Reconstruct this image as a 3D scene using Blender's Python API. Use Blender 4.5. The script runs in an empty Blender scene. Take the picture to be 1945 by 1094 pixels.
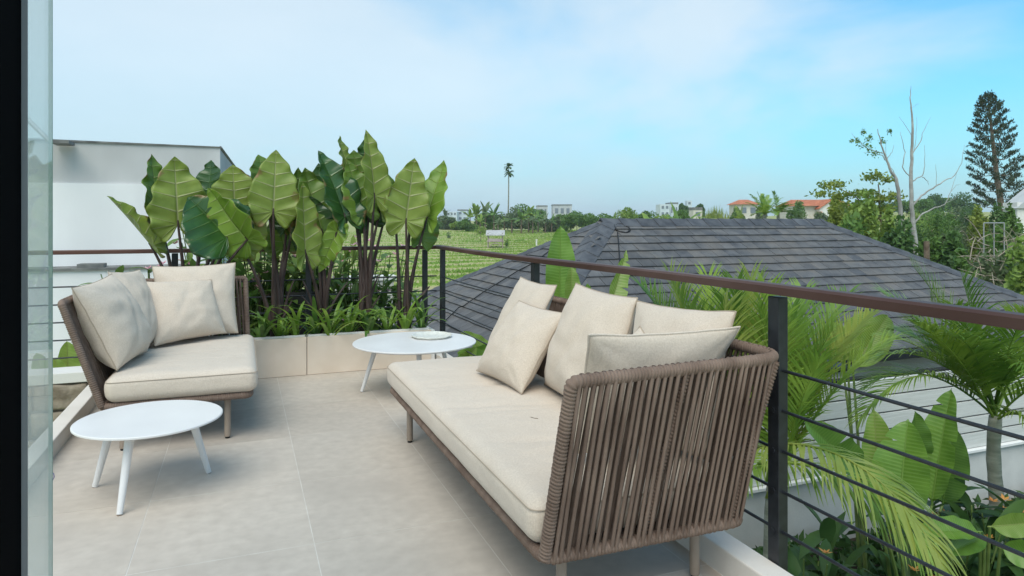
import bpy, math, random
import numpy as np
from mathutils import Vector, Matrix, noise
R = math.radians
sc = bpy.context.scene
col = sc.collection
random.seed(7); np.random.seed(7)

# ------------------------------------------------------------------ camera
EYE = 1.35; FPX = 1297.0; HOR = 421.0; CX = 972.5
YAW = math.atan(512.5 / FPX); cc, ss = math.cos(YAW), math.sin(YAW)
cam = bpy.data.cameras.new('camera'); camo = bpy.data.objects.new('camera', cam); col.objects.link(camo)
camo.location = (0, 0, EYE); camo.rotation_euler = (R(90), 0, -YAW)
cam.sensor_width = 36; cam.lens = 36 * FPX / 1945; cam.shift_y = -(547 - HOR) / 1945
cam.clip_start = 0.05; cam.clip_end = 6000
sc.camera = camo

def pt(px, py, d):
    """world point seen at photo pixel (px, py) at camera depth d"""
    u = (px - CX) / FPX * d
    return Vector((u * cc + d * ss, -u * ss + d * cc, EYE - (py - HOR) / FPX * d))
def ptY(px, py, Y):
    return pt(px, py, Y / (cc - (px - CX) / FPX * ss))

# ------------------------------------------------------------------ world, sun, exposure
SUN_EL, SUN_AZ = R(56), R(-146)         # azimuth from +Y towards +X
w = bpy.data.worlds.new('World'); sc.world = w; w.use_nodes = True
nt = w.node_tree; N = nt.nodes; L = nt.links; N.clear()
def wn(t, **k):
    n = N.new(t)
    for a, b in k.items(): setattr(n, a, b)
    return n
out = wn('ShaderNodeOutputWorld'); bg = wn('ShaderNodeBackground')
sky = wn('ShaderNodeTexSky', sky_type='NISHITA', sun_disc=False, sun_elevation=SUN_EL, sun_rotation=SUN_AZ, air_density=1.0, dust_density=1.2, ozone_density=1.0)
tc = wn('ShaderNodeTexCoord'); sep = wn('ShaderNodeSeparateXYZ'); L.new(tc.outputs['Generated'], sep.inputs[0])
tint = wn('ShaderNodeMix', data_type='RGBA', blend_type='MULTIPLY'); tint.inputs[0].default_value = 1
L.new(sky.outputs[0], tint.inputs[6]); tint.inputs[7].default_value = (0.34, 1.08, 1.22, 1)
mp = wn('ShaderNodeMapping'); mp.inputs['Scale'].default_value = (1.0, 1.0, 2.6); mp.inputs['Rotation'].default_value = (0, R(14), R(20))
L.new(tc.outputs['Generated'], mp.inputs[0])
nz = wn('ShaderNodeTexNoise'); nz.inputs['Scale'].default_value = 1.7; nz.inputs['Detail'].default_value = 7; nz.inputs['Roughness'].default_value = .52; nz.inputs['Distortion'].default_value = .35
L.new(mp.outputs[0], nz.inputs['Vector'])
# cloud cover: patchy, thicker near the horizon, opening to blue in the east (+X)
m1 = wn('ShaderNodeMath', operation='MULTIPLY_ADD'); L.new(sep.outputs[0], m1.inputs[0]); m1.inputs[1].default_value = -.30
ct = wn('ShaderNodeMath', operation='MULTIPLY_ADD'); L.new(nz.outputs[0], ct.inputs[0]); ct.inputs[1].default_value = 1.7; ct.inputs[2].default_value = -.38; L.new(ct.outputs[0], m1.inputs[2])
m2 = wn('ShaderNodeMath', operation='MULTIPLY_ADD'); L.new(sep.outputs[2], m2.inputs[0]); m2.inputs[1].default_value = -.22; L.new(m1.outputs[0], m2.inputs[2])
cr = wn('ShaderNodeMapRange', interpolation_type='SMOOTHSTEP'); L.new(m2.outputs[0], cr.inputs[0])
cr.inputs[1].default_value = -.02; cr.inputs[2].default_value = .52; cr.inputs[3].default_value = .08; cr.inputs[4].default_value = .76
# second, finer layer changes the cloud brightness a little
nz2 = wn('ShaderNodeTexNoise'); nz2.inputs['Scale'].default_value = 3.4; nz2.inputs['Detail'].default_value = 6; L.new(mp.outputs[0], nz2.inputs['Vector'])
cmix = wn('ShaderNodeMix', data_type='RGBA'); L.new(nz2.outputs[0], cmix.inputs[0])
cmix.inputs[6].default_value = (3.9, 4.65, 5.1, 1); cmix.inputs[7].default_value = (5.4, 5.65, 5.75, 1)
mix = wn('ShaderNodeMix', data_type='RGBA'); L.new(cr.outputs[0], mix.inputs[0]); L.new(tint.outputs[2], mix.inputs[6]); L.new(cmix.outputs[2], mix.inputs[7])
hz_ = wn('ShaderNodeMapRange', interpolation_type='SMOOTHSTEP'); L.new(sep.outputs[2], hz_.inputs[0]); hz_.inputs[1].default_value = -.05; hz_.inputs[2].default_value = .24; hz_.inputs[3].default_value = .85; hz_.inputs[4].default_value = 0
mixh = wn('ShaderNodeMix', data_type='RGBA'); L.new(hz_.outputs[0], mixh.inputs[0]); L.new(mix.outputs[2], mixh.inputs[6]); mixh.inputs[7].default_value = (2.9, 4.0, 4.75, 1)
L.new(mixh.outputs[2], bg.inputs[0]); bg.inputs[1].default_value = 0.10
L.new(bg.outputs[0], out.inputs[0])
sl = bpy.data.lights.new('sun', 'SUN'); so = bpy.data.objects.new('sun', sl); col.objects.link(so)
sl.energy = 1.5; sl.angle = R(46); sl.color = (1, .905, .80)
sd = Vector((math.sin(SUN_AZ) * math.cos(SUN_EL), math.cos(SUN_AZ) * math.cos(SUN_EL), math.sin(SUN_EL)))
so.rotation_euler = sd.to_track_quat('Z', 'Y').to_euler(); so.location = (0, 0, 30)
sc.view_settings.view_transform = 'Standard'; sc.view_settings.look = 'None'
sc.view_settings.exposure = 0.84; sc.view_settings.gamma = 1; sc.view_settings.use_curve_mapping = False

# ------------------------------------------------------------------ materials
def mat(name, c1, c2=None, rough=.7, spec=.3, scale=8, detail=4, bump=0, bscale=60, trans=0, stretch=None, metal=0, ramp=(.35, .65), c3=None, s3=1.0, a3=.5, bdist=.01, coat=0):
    m = bpy.data.materials.new(name); m.use_nodes = True
    t = m.node_tree; n = t.nodes; l = t.links; p = n['Principled BSDF']
    p.inputs['Roughness'].default_value = rough; p.inputs['Specular IOR Level'].default_value = spec; p.inputs['Metallic'].default_value = metal
    p.inputs['Coat Weight'].default_value = coat
    tcn = n.new('ShaderNodeTexCoord'); vec = tcn.outputs['Object']
    if stretch:
        mpn = n.new('ShaderNodeMapping'); mpn.inputs['Scale'].default_value = stretch; l.new(vec, mpn.inputs[0]); vec = mpn.outputs[0]
    base = None
    if c2:
        z = n.new('ShaderNodeTexNoise'); z.inputs['Scale'].default_value = scale; z.inputs['Detail'].default_value = detail; l.new(vec, z.inputs['Vector'])
        r = n.new('ShaderNodeMapRange'); r.inputs[1].default_value = ramp[0]; r.inputs[2].default_value = ramp[1]; l.new(z.outputs[0], r.inputs[0])
        x = n.new('ShaderNodeMix'); x.data_type = 'RGBA'; x.inputs[6].default_value = (*c1, 1); x.inputs[7].default_value = (*c2, 1); l.new(r.outputs[0], x.inputs[0])
        base = x.outputs[2]
        if c3:
            z3 = n.new('ShaderNodeTexNoise'); z3.inputs['Scale'].default_value = s3; z3.inputs['Detail'].default_value = 3; l.new(tcn.outputs['Object'], z3.inputs['Vector'])
            r3 = n.new('ShaderNodeMapRange'); r3.inputs[1].default_value = .45; r3.inputs[2].default_value = .7; r3.inputs[4].default_value = a3; l.new(z3.outputs[0], r3.inputs[0])
            x3 = n.new('ShaderNodeMix'); x3.data_type = 'RGBA'; l.new(r3.outputs[0], x3.inputs[0]); l.new(base, x3.inputs[6]); x3.inputs[7].default_value = (*c3, 1); base = x3.outputs[2]
        l.new(base, p.inputs['Base Color'])
    else:
        p.inputs['Base Color'].default_value = (*c1, 1)
    if bump:
        b = n.new('ShaderNodeBump'); b.inputs['Strength'].default_value = bump; b.inputs['Distance'].default_value = bdist
        zb = n.new('ShaderNodeTexNoise'); zb.inputs['Scale'].default_value = bscale; zb.inputs['Detail'].default_value = 3; l.new(vec, zb.inputs['Vector'])
        l.new(zb.outputs[0], b.inputs['Height']); l.new(b.outputs[0], p.inputs['Normal'])
    if trans:
        tr = n.new('ShaderNodeBsdfTranslucent'); ms = n.new('ShaderNodeMixShader'); ms.inputs[0].default_value = trans
        hs = n.new('ShaderNodeHueSaturation'); hs.inputs['Value'].default_value = 1.5; hs.inputs['Hue'].default_value = .485
        if base: l.new(base, hs.inputs['Color'])
        else: hs.inputs['Color'].default_value = (*c1, 1)
        l.new(hs.outputs[0], tr.inputs[0]); o = n['Material Output']
        l.new(p.outputs[0], ms.inputs[1]); l.new(tr.outputs[0], ms.inputs[2]); l.new(ms.outputs[0], o.inputs[0])
    return m
def vary(m, lo=.9, hi=1.08):
    t = m.node_tree; n = t.nodes; l = t.links; p = n['Principled BSDF']; src = p.inputs['Base Color'].links[0].from_socket
    oi = n.new('ShaderNodeObjectInfo'); mr_ = n.new('ShaderNodeMapRange'); mr_.inputs[3].default_value = lo; mr_.inputs[4].default_value = hi; l.new(oi.outputs['Random'], mr_.inputs[0])
    h_ = n.new('ShaderNodeHueSaturation'); l.new(src, h_.inputs['Color']); l.new(mr_.outputs[0], h_.inputs['Value']); l.new(h_.outputs[0], p.inputs['Base Color'])
M = {}
M['tile'] = mat('floor tile', (.47, .41, .35), (.57, .505, .435), rough=.62, scale=16, detail=12, ramp=(.25, .75), bump=.12, bscale=90, bdist=.003, c3=(.41, .36, .31), s3=1.6, a3=.6)
M['tile2'] = mat('floor tile warm', (.46, .40, .34), (.56, .49, .42), rough=.6, scale=19, detail=12, ramp=(.25, .75), bump=.12, bscale=90, bdist=.003, c3=(.40, .35, .30), s3=2.1, a3=.6)
M['grout'] = mat('pale grout', (.68, .65, .60), (.58, .54, .49), rough=.9, scale=9)
M['plaster'] = mat('white plaster', (.70, .69, .66), (.76, .75, .73), rough=.85, scale=2, bump=.15, bscale=60, c3=(.56, .54, .50), s3=.8, a3=.35)
M['kerbm'] = mat('kerb plaster', (.68, .64, .59), (.75, .71, .66), rough=.8, scale=4, bump=.15, bscale=80, c3=(.45, .42, .38), s3=2.5, a3=.4)
M['planterm'] = mat('cream stone panel', (.70, .585, .475), (.76, .65, .54), rough=.8, scale=5, bump=.15, bscale=120, bdist=.003, c3=(.62, .51, .40), s3=3, a3=.4)
M['soil'] = mat('dark soil', (.03, .022, .016), (.07, .05, .035), rough=1, scale=40, bump=1, bscale=40, bdist=.03)
M['stone'] = mat('warm wall stone', (.27, .22, .165), (.42, .365, .29), rough=.9, scale=9, detail=8, bump=.8, bscale=14, bdist=.03, c3=(.16, .13, .10), s3=6, a3=.6)
M['mortar'] = mat('mortar', (.2, .17, .13), (.28, .24, .19), rough=1, scale=20)
M['steel'] = mat('black painted steel', (.012, .014, .018), (.022, .025, .03), rough=.42, spec=.5, scale=30)
M['rail'] = mat('dark red timber handrail', (.032, .014, .010), (.075, .036, .027), rough=.5, spec=.3, scale=3, detail=8, stretch=(1, .06, 1), bump=.1, bscale=30, bdist=.003, c3=(.14, .085, .07), s3=1.2, a3=.5, coat=.0)
M['railx'] = mat('dark red timber back handrail', (.065, .022, .015), (.12, .045, .03), rough=.38, spec=.5, scale=3, detail=8, stretch=(.06, 1, 1), bump=.1, bscale=30, bdist=.003, coat=.15)
M['white'] = mat('white lacquer', (.71, .70, .69), (.76, .75, .74), rough=.38, spec=.4, scale=3)
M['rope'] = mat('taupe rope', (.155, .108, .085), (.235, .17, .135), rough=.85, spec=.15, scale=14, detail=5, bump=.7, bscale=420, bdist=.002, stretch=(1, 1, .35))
M['ropedk'] = mat('shaded inner rope', (.095, .067, .052), (.145, .105, .084), rough=.9, spec=.1, scale=14, detail=5, bump=.7, bscale=420, bdist=.002)  # darker copy of the rope, painting shade into the gaps between cords
M['leg'] = mat('taupe metal', (.27, .215, .17), (.32, .26, .21), rough=.6, scale=10)
M['rubber'] = mat('black rubber', (.015, .015, .015), rough=.8)
M['black'] = mat('black door frame', (.0025, .0025, .003), rough=.9, spec=.02)
M['alu'] = mat('brushed aluminium', (.32, .33, .34), (.42, .43, .44), rough=.45, metal=.5, scale=3, stretch=(20, 20, .5))
M['slate'] = mat('slate shingle', (.074, .075, .08), (.118, .117, .119), rough=.72, spec=.3, scale=5, detail=8, bump=.6, bscale=30, bdist=.01, c3=(.15, .135, .12), s3=1.6, a3=.7)
M['slate2'] = mat('slate shingle grey', (.088, .09, .095), (.138, .135, .135), rough=.7, spec=.3, scale=6, detail=8, bump=.6, bscale=30, bdist=.01, c3=(.165, .145, .125), s3=2.1, a3=.7)
M['slate3'] = mat('slate shingle dark', (.062, .064, .071), (.105, .107, .113), rough=.7, spec=.3, scale=6, detail=8, bump=.6, bscale=30, bdist=.01, c3=(.13, .125, .12), s3=1.9, a3=.6)
M['cap'] = mat('hip cap slate', (.06, .064, .074), (.105, .11, .12), rough=.7, spec=.3, scale=6, detail=6, bump=.7, bscale=20, bdist=.015)
M['deck'] = mat('roof underlay', (.012, .012, .013), rough=.95)
M['cable'] = mat('black cable', (.012, .012, .013), rough=.5)
M['siding'] = mat('pale fibre cement board', (.56, .56, .53), (.64, .64, .61), rough=.8, scale=6, detail=6, stretch=(.4, 1, 8), bump=.5, bscale=16, bdist=.006)
M['gap'] = mat('dark gap', (.02, .02, .022), rough=1)
M['render'] = mat('grey white render', (.50, .495, .47), (.62, .61, .58), rough=.9, scale=2.2, detail=7, bump=.2, bscale=40, c3=(.33, .35, .34), s3=.9, a3=.5)
M['glass'] = None
M['nwhite'] = mat('neighbour white wall', (.86, .85, .84), (.92, .91, .90), stretch=(1, 1, .12), rough=.85, scale=2.2, detail=7, bump=.15, bscale=30, c3=(.58, .58, .58), s3=.5, a3=.5)
M['ngrey'] = mat('weathered upper wall', (.50, .495, .49), (.66, .655, .65), rough=.9, scale=1.1, detail=8, bump=.15, bscale=30, c3=(.34, .335, .33), s3=.7, a3=.7, stretch=(1, 1, .25))
M['flash'] = mat('grey flashing', (.10, .10, .10), (.22, .22, .21), rough=.6, scale=6)
M['orange'] = mat('orange roof tiles', (.36, .11, .05), (.55, .20, .10), rough=.8, scale=1.5, detail=6)
M['cream'] = mat('cream wall', (.55, .52, .45), (.62, .6, .55), rough=.9, scale=2)
M['concrete'] = mat('haze paled concrete', (.42, .44, .45), (.5, .52, .53), rough=.9, scale=1)  # concrete paled and blued, distance haze is painted into its colour
M['hazew'] = mat('haze tinted wall', (.5, .57, .62), (.6, .66, .7), rough=.8, scale=.5)  # bluish tint of the far walls stands in for distance haze
M['window'] = mat('far window glass', (.16, .19, .22), rough=.15, spec=.6)
M['wood'] = mat('weathered timber', (.30, .24, .22), (.42, .35, .33), rough=.9, scale=6)
M['bark'] = mat('pale bark', (.30, .29, .27), (.46, .46, .44), rough=.9, scale=6, detail=7, bump=.6, bscale=12, bdist=.03, c3=(.14, .13, .12), s3=3, a3=.7)
M['bark2'] = mat('brown bark', (.13, .095, .065), (.24, .19, .14), rough=.9, scale=6, bump=.6, bscale=12, bdist=.03)
M['barkgr'] = mat('palm trunk', (.22, .23, .18), (.34, .34, .28), rough=.85, scale=5, stretch=(1, 1, 6), bump=.5, bscale=9, bdist=.01, c3=(.12, .12, .09), s3=4, a3=.6)
M['twig'] = mat('dry twigs', (.26, .21, .16), (.42, .36, .29), rough=.95, scale=4)
def foliage(name, a, b, sc_=1.2, tr=.28, rough=.5, spec=.3, c3=None): return mat(name, a, b, rough=rough, spec=spec, scale=sc_, detail=5, trans=tr, c3=c3, s3=.7, a3=.6)
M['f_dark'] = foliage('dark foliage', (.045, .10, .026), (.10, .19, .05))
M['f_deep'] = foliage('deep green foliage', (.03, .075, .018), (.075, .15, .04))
M['f_mid'] = foliage('mid foliage', (.07, .15, .03), (.15, .26, .06))
M['f_light'] = foliage('light foliage', (.13, .23, .04), (.26, .36, .08))
M['f_yel'] = foliage('yellow green foliage', (.13, .20, .03), (.27, .32, .06))
M['f_grey'] = foliage('grey green foliage', (.08, .13, .06), (.17, .22, .10))
M['f_pine'] = foliage('pine foliage', (.022, .04, .02), (.055, .08, .035), tr=.1)
M['f_palm'] = foliage('palm frond', (.10, .21, .022), (.31, .43, .07), sc_=3, rough=.4, spec=.4)
M['f_palm2'] = foliage('dark palm frond', (.08, .18, .025), (.19, .31, .05), sc_=3, rough=.4, spec=.4)
M['f_palmy'] = foliage('yellowish palm frond', (.14, .22, .03), (.29, .34, .07), sc_=3, rough=.4, spec=.4)
M['f_strap'] = foliage('strap leaf', (.13, .26, .03), (.27, .41, .07), sc_=7, rough=.35, spec=.45)
M['f_strapd'] = foliage('dark strap leaf', (.07, .16, .03), (.16, .28, .05), sc_=7, rough=.35, spec=.45)
M['f_brown'] = mat('dry brown leaf', (.20, .09, .04), (.34, .19, .09), rough=.8, scale=6)
M['f_cord'] = mat('dark red leaf', (.07, .02, .02), (.15, .05, .04), rough=.5, scale=6, trans=.15)
M['pink'] = mat('pink petals', (.72, .30, .38), (.82, .55, .58), rough=.6, scale=20, trans=.3)
M['orangef'] = mat('orange bracts', (.55, .20, .05), (.70, .38, .10), rough=.5, scale=20, trans=.2)
M['stem'] = mat('dark purple stem', (.030, .018, .016), (.085, .055, .045), rough=.5, spec=.4, scale=4, detail=6, stretch=(6, 6, 1), bump=.3, bscale=20, bdist=.004)
M['gstem'] = mat('green stem', (.10, .16, .04), (.2, .26, .08), rough=.5, scale=6)
M['terra'] = mat('plant pot', (.03, .03, .03), (.05, .045, .04), rough=.6, scale=6)
M['fieldgrass'] = mat('field grass blades', (.17, .30, .05), (.28, .40, .08), rough=.8, scale=.25, detail=5, trans=.25, c3=(.40, .40, .15), s3=.12, a3=.5)

for k_ in ('tile', 'tile2'): vary(M[k_], .94, 1.05)
for k_ in ('slate', 'slate2', 'slate3', 'cap'): vary(M[k_], .86, 1.14)
vary(M['stone'], .8, 1.2)
for k_ in ('siding',): vary(M[k_], .93, 1.03)
def fabric(name, a, b, lines=True):
    m = mat(name, tuple(x * .93 for x in a), tuple(x * 1.05 for x in b), rough=.95, spec=.1, scale=170, detail=4, ramp=(.3, .7), c3=tuple(x * .95 for x in a), s3=5, a3=.4)
    t = m.node_tree; n = t.nodes; l = t.links; p = n['Principled BSDF']; p.inputs['Sheen Weight'].default_value = .15
    tcn = n.new('ShaderNodeTexCoord'); v = tcn.outputs['Object']
    hs = []
    for st in ((900, 900, 60), (60, 60, 900)):
        mp_ = n.new('ShaderNodeMapping'); mp_.inputs['Scale'].default_value = st; l.new(v, mp_.inputs[0])
        z = n.new('ShaderNodeTexNoise'); z.inputs['Scale'].default_value = 1; z.inputs['Detail'].default_value = 2; l.new(mp_.outputs[0], z.inputs['Vector']); hs.append(z.outputs[0])
    ad = n.new('ShaderNodeMath'); ad.operation = 'ADD'; l.new(hs[0], ad.inputs[0]); l.new(hs[1], ad.inputs[1])
    b1 = n.new('ShaderNodeBump'); b1.inputs['Strength'].default_value = .35; b1.inputs['Distance'].default_value = .0012; l.new(ad.outputs[0], b1.inputs['Height'])
    z2 = n.new('ShaderNodeTexNoise'); z2.inputs['Scale'].default_value = 7; z2.inputs['Detail'].default_value = 4; z2.inputs['Distortion'].default_value = 1.2; l.new(v, z2.inputs['Vector'])
    b2 = n.new('ShaderNodeBump'); b2.inputs['Strength'].default_value = .3; b2.inputs['Distance'].default_value = .018; l.new(z2.outputs[0], b2.inputs['Height'])
    l.new(b1.outputs[0], b2.inputs['Normal']); l.new(b2.outputs[0], p.inputs['Normal'])
    return m
M['linen'] = fabric('linen', (.60, .51, .42), (.64, .555, .465))
M['linen2'] = fabric('linen pillow', (.575, .485, .395), (.615, .53, .44))
M['seam'] = mat('linen piping', (.42, .345, .27), rough=.95, spec=.1)

def leafmat(name, a, b, vein, tr, rough, nv=10, veinw=.10, spec=.45, bs=.6):
    m = bpy.data.materials.new(name); m.use_nodes = True; t = m.node_tree; n = t.nodes; l = t.links; p = n['Principled BSDF']
    uv = n.new('ShaderNodeUVMap'); uv.uv_map = 'uv'; s = n.new('ShaderNodeSeparateXYZ'); l.new(uv.outputs[0], s.inputs[0])
    def math_(op, x, y=None, clamp=False):
        q = n.new('ShaderNodeMath'); q.operation = op; q.use_clamp = clamp
        for i, z in enumerate((x, y)):
            if z is None: continue
            if isinstance(z, (int, float)): q.inputs[i].default_value = z
            else: l.new(z, q.inputs[i])
        return q.outputs[0]
    fr = math_('FRACT', math_('MULTIPLY', s.outputs[0], nv))
    dist = math_('ABSOLUTE', math_('SUBTRACT', fr, .5))
    width = math_('MULTIPLY_ADD', s.outputs[1], -veinw * .7); width.node.inputs[2].default_value = veinw
    v1 = math_('SUBTRACT', 1.0, math_('DIVIDE', dist, width), True)
    mid = math_('SUBTRACT', 1.0, math_('DIVIDE', s.outputs[1], .045), True)
    vm = math_('MAXIMUM', v1, mid)
    tcn = n.new('ShaderNodeTexCoord'); z = n.new('ShaderNodeTexNoise'); z.inputs['Scale'].default_value = 6; z.inputs['Detail'].default_value = 5; l.new(tcn.outputs['Object'], z.inputs['Vector'])
    x = n.new('ShaderNodeMix'); x.data_type = 'RGBA'; x.inputs[6].default_value = (*a, 1); x.inputs[7].default_value = (*b, 1)
    rr = n.new('ShaderNodeMapRange'); rr.inputs[1].default_value = .35; rr.inputs[2].default_value = .65; l.new(z.outputs[0], rr.inputs[0]); l.new(rr.outputs[0], x.inputs[0])
    y = n.new('ShaderNodeMix'); y.data_type = 'RGBA'; l.new(x.outputs[2], y.inputs[6]); y.inputs[7].default_value = (*vein, 1); l.new(math_('MULTIPLY', vm, .8), y.inputs[0])
    if nv == 10:
        z4 = n.new('ShaderNodeTexNoise'); z4.inputs['Scale'].default_value = 9; z4.inputs['Detail'].default_value = 4; l.new(tcn.outputs['Object'], z4.inputs['Vector'])
        thr = math_('SUBTRACT', math_('ADD', math_('MULTIPLY', s.outputs[1], .45), math_('MULTIPLY', z4.outputs[0], 1.0)), .98)
        eb = math_('MULTIPLY', thr, 9.0, True); y2 = n.new('ShaderNodeMix'); y2.data_type = 'RGBA'; l.new(eb, y2.inputs[0]); l.new(y.outputs[2], y2.inputs[6]); y2.inputs[7].default_value = (.24, .17, .06, 1); y = y2
    l.new(y.outputs[2], p.inputs['Base Color']); p.inputs['Roughness'].default_value = rough; p.inputs['Specular IOR Level'].default_value = spec
    bm_ = n.new('ShaderNodeBump'); bm_.inputs['Strength'].default_value = bs; bm_.inputs['Distance'].default_value = .008
    l.new(math_('ADD', vm, math_('MULTIPLY', z.outputs[0], .5)), bm_.inputs['Height']); l.new(bm_.outputs[0], p.inputs['Normal'])
    trn = n.new('ShaderNodeBsdfTranslucent'); hs = n.new('ShaderNodeHueSaturation'); hs.inputs['Value'].default_value = 1.6; hs.inputs['Hue'].default_value = .48
    l.new(y.outputs[2], hs.inputs['Color']); l.new(hs.outputs[0], trn.inputs[0]); ms = n.new('ShaderNodeMixShader'); ms.inputs[0].default_value = tr
    l.new(p.outputs[0], ms.inputs[1]); l.new(trn.outputs[0], ms.inputs[2]); l.new(ms.outputs[0], n['Material Output'].inputs[0])
    return m
M['al_light'] = leafmat('elephant ear underside', (.175, .25, .036), (.27, .345, .065), (.46, .45, .24), .25, .42)
M['al_mid'] = leafmat('elephant ear mid', (.11, .20, .026), (.165, .275, .04), (.27, .34, .11), .25, .36)
M['al_dark'] = leafmat('elephant ear top side', (.024, .078, .016), (.045, .12, .022), (.085, .17, .04), .18, .28, spec=.6)
M['al_yel'] = leafmat('elephant ear bright', (.16, .28, .03), (.24, .37, .05), (.34, .42, .13), .3, .4)
M['ban'] = leafmat('banana leaf', (.10, .21, .025), (.16, .29, .045), (.2, .33, .07), .3, .35, nv=30, veinw=.45, bs=.12)
M['ban_l'] = leafmat('bright banana leaf', (.15, .26, .035), (.22, .33, .06), (.32, .38, .12), .35, .4, nv=30, veinw=.45, bs=.12)
M['ban_d'] = leafmat('dark banana leaf', (.06, .14, .022), (.10, .20, .035), (.12, .22, .045), .2, .35, nv=30, veinw=.45, bs=.12)

def glassmat():
    m = bpy.data.materials.new('tinted door glass'); m.use_nodes = True; t = m.node_tree; n = t.nodes; l = t.links
    for q in list(n):
        if q.type != 'OUTPUT_MATERIAL': n.remove(q)
    o = n['Material Output']; tr = n.new('ShaderNodeBsdfTransparent'); tr.inputs[0].default_value = (.95, .97, .96, 1)
    g = n.new('ShaderNodeBsdfGlossy'); g.inputs['Roughness'].default_value = .02; g.inputs['Color'].default_value = (.9, .95, .93, 1)
    lw = n.new('ShaderNodeLayerWeight'); lw.inputs[0].default_value = .5; f = n.new('ShaderNodeMath'); f.operation = 'POWER'; l.new(lw.outputs['Facing'], f.inputs[0]); f.inputs[1].default_value = 5.0; ms = n.new('ShaderNodeMixShader')
    l.new(f.outputs[0], ms.inputs[0]); l.new(tr.outputs[0], ms.inputs[1]); l.new(g.outputs[0], ms.inputs[2])
    df = n.new('ShaderNodeBsdfDiffuse'); df.inputs[0].default_value = (.74, .77, .74, 1); m2_ = n.new('ShaderNodeMixShader'); m2_.inputs[0].default_value = .24
    l.new(ms.outputs[0], m2_.inputs[1]); l.new(df.outputs[0], m2_.inputs[2]); l.new(m2_.outputs[0], o.inputs[0])
    return m
M['glass'] = glassmat()

# ------------------------------------------------------------------ mesh helpers
class MB:
    def __init__(s): s.v = []; s.f = []; s.uv = []; s.hasuv = False
    def add(s, vs, fs, uvs=None):
        o = len(s.v); s.v += [tuple(x) for x in vs]
        for f in fs:
            s.f.append(tuple(i + o for i in f))
            if uvs is not None: s.hasuv = True; s.uv += [uvs[i] for i in f]
            else: s.uv += [(0, 0)] * len(f)
        return s
    def box(s, a, b):
        x0, y0, z0 = a; x1, y1, z1 = b
        s.add([(x0, y0, z0), (x1, y0, z0), (x1, y1, z0), (x0, y1, z0), (x0, y0, z1), (x1, y0, z1), (x1, y1, z1), (x0, y1, z1)],
              [(0, 3, 2, 1), (4, 5, 6, 7), (0, 1, 5, 4), (1, 2, 6, 5), (2, 3, 7, 6), (3, 0, 4, 7)]); return s
    def tube(s, pts, rad, n=8, cap=True, flat=1.0, up=None):
        pts = [Vector(p) for p in pts]; m = len(pts)
        if not hasattr(rad, '__len__'): rad = [rad] * m
        ref = Vector(up) if up else None; vs = []
        for i, p in enumerate(pts):
            t = (pts[min(i + 1, m - 1)] - pts[max(i - 1, 0)]).normalized()
            if ref is None: ref = Vector((0, 0, 1)) if abs(t.z) < .9 else Vector((1, 0, 0))
            a = t.cross(ref); a = a.normalized() if a.length > 1e-6 else Vector((1, 0, 0)); b = t.cross(a).normalized()
            ref = -b if not up else ref
            for k in range(n):
                an = 2 * math.pi * k / n; vs.append(p + a * (math.cos(an) * rad[i]) + b * (math.sin(an) * rad[i] * flat))
        fs = [(i * n + k, i * n + (k + 1) % n, (i + 1) * n + (k + 1) % n, (i + 1) * n + k) for i in range(m - 1) for k in range(n)]
        if cap: fs += [tuple(range(n - 1, -1, -1)), tuple((m - 1) * n + k for k in range(n))]
        return s.add(vs, fs)
    def ngonprism(s, pts, z0, z1):
        n = len(pts); vs = [(p[0], p[1], z0) for p in pts] + [(p[0], p[1], z1) for p in pts]
        return s.add(vs, [tuple(range(n - 1, -1, -1)), tuple(range(n, 2 * n))] + [(i, (i + 1) % n, (i + 1) % n + n, i + n) for i in range(n)])
    def mesh(s, name, m, smooth=True, off=None, auto=None):
        me = bpy.data.meshes.new(name)
        v = s.v if off is None else [(a - off[0], b - off[1], c - off[2]) for a, b, c in s.v]
        me.from_pydata(v, [], s.f)
        if s.hasuv:
            u = me.uv_layers.new(name='uv'); u.data.foreach_set('uv', [c for q in s.uv for c in q])
        me.materials.append(m)
        if smooth:
            me.shade_smooth()
            if auto: me.set_sharp_from_angle(angle=R(auto))
        return me
    def build(s, name, m, parent=None, smooth=True, auto=35, bevel=0):
        off = wloc(parent) if parent else None
        me = s.mesh(name, m, smooth, off, auto); return link(name, me, parent, bevel)
def wloc(o):
    v = Vector((0, 0, 0))
    while o: v += o.location; o = o.parent
    return v
def link(name, me, parent=None, bevel=0):
    o = bpy.data.objects.new(name, me); col.objects.link(o)
    if parent: o.parent = parent
    if bevel:
        b = o.modifiers.new('bevel', 'BEVEL'); b.width = bevel; b.segments = 2; b.limit_method = 'ANGLE'; b.angle_limit = R(40)
    return o
def tag(o, label=None, cat=None, group=None, kind=None):
    if label: o['label'] = label
    if cat: o['category'] = cat
    if group: o['group'] = group
    if kind: o['kind'] = kind
    return o
def thing(name, loc, label, cat, group=None):
    o = bpy.data.objects.new(name, None); col.objects.link(o); o.location = loc; o.empty_display_size = .1
    return tag(o, label, cat, group)
def meshnp(name, V, F, m, parent=None, smooth=False):
    me = bpy.data.meshes.new(name); V = np.asarray(V, dtype=np.float32); F = np.asarray(F, dtype=np.int32)
    if parent: V = V - np.array(wloc(parent), dtype=np.float32)
    k = F.shape[1]; me.vertices.add(len(V)); me.vertices.foreach_set('co', V.ravel()); me.loops.add(F.size); me.loops.foreach_set('vertex_index', F.ravel())
    me.polygons.add(len(F)); me.polygons.foreach_set('loop_start', np.arange(0, F.size, k, dtype=np.int32)); me.update(calc_edges=True); me.validate()
    me.materials.append(m)
    if smooth: me.shade_smooth()
    return link(name, me, parent)

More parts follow.
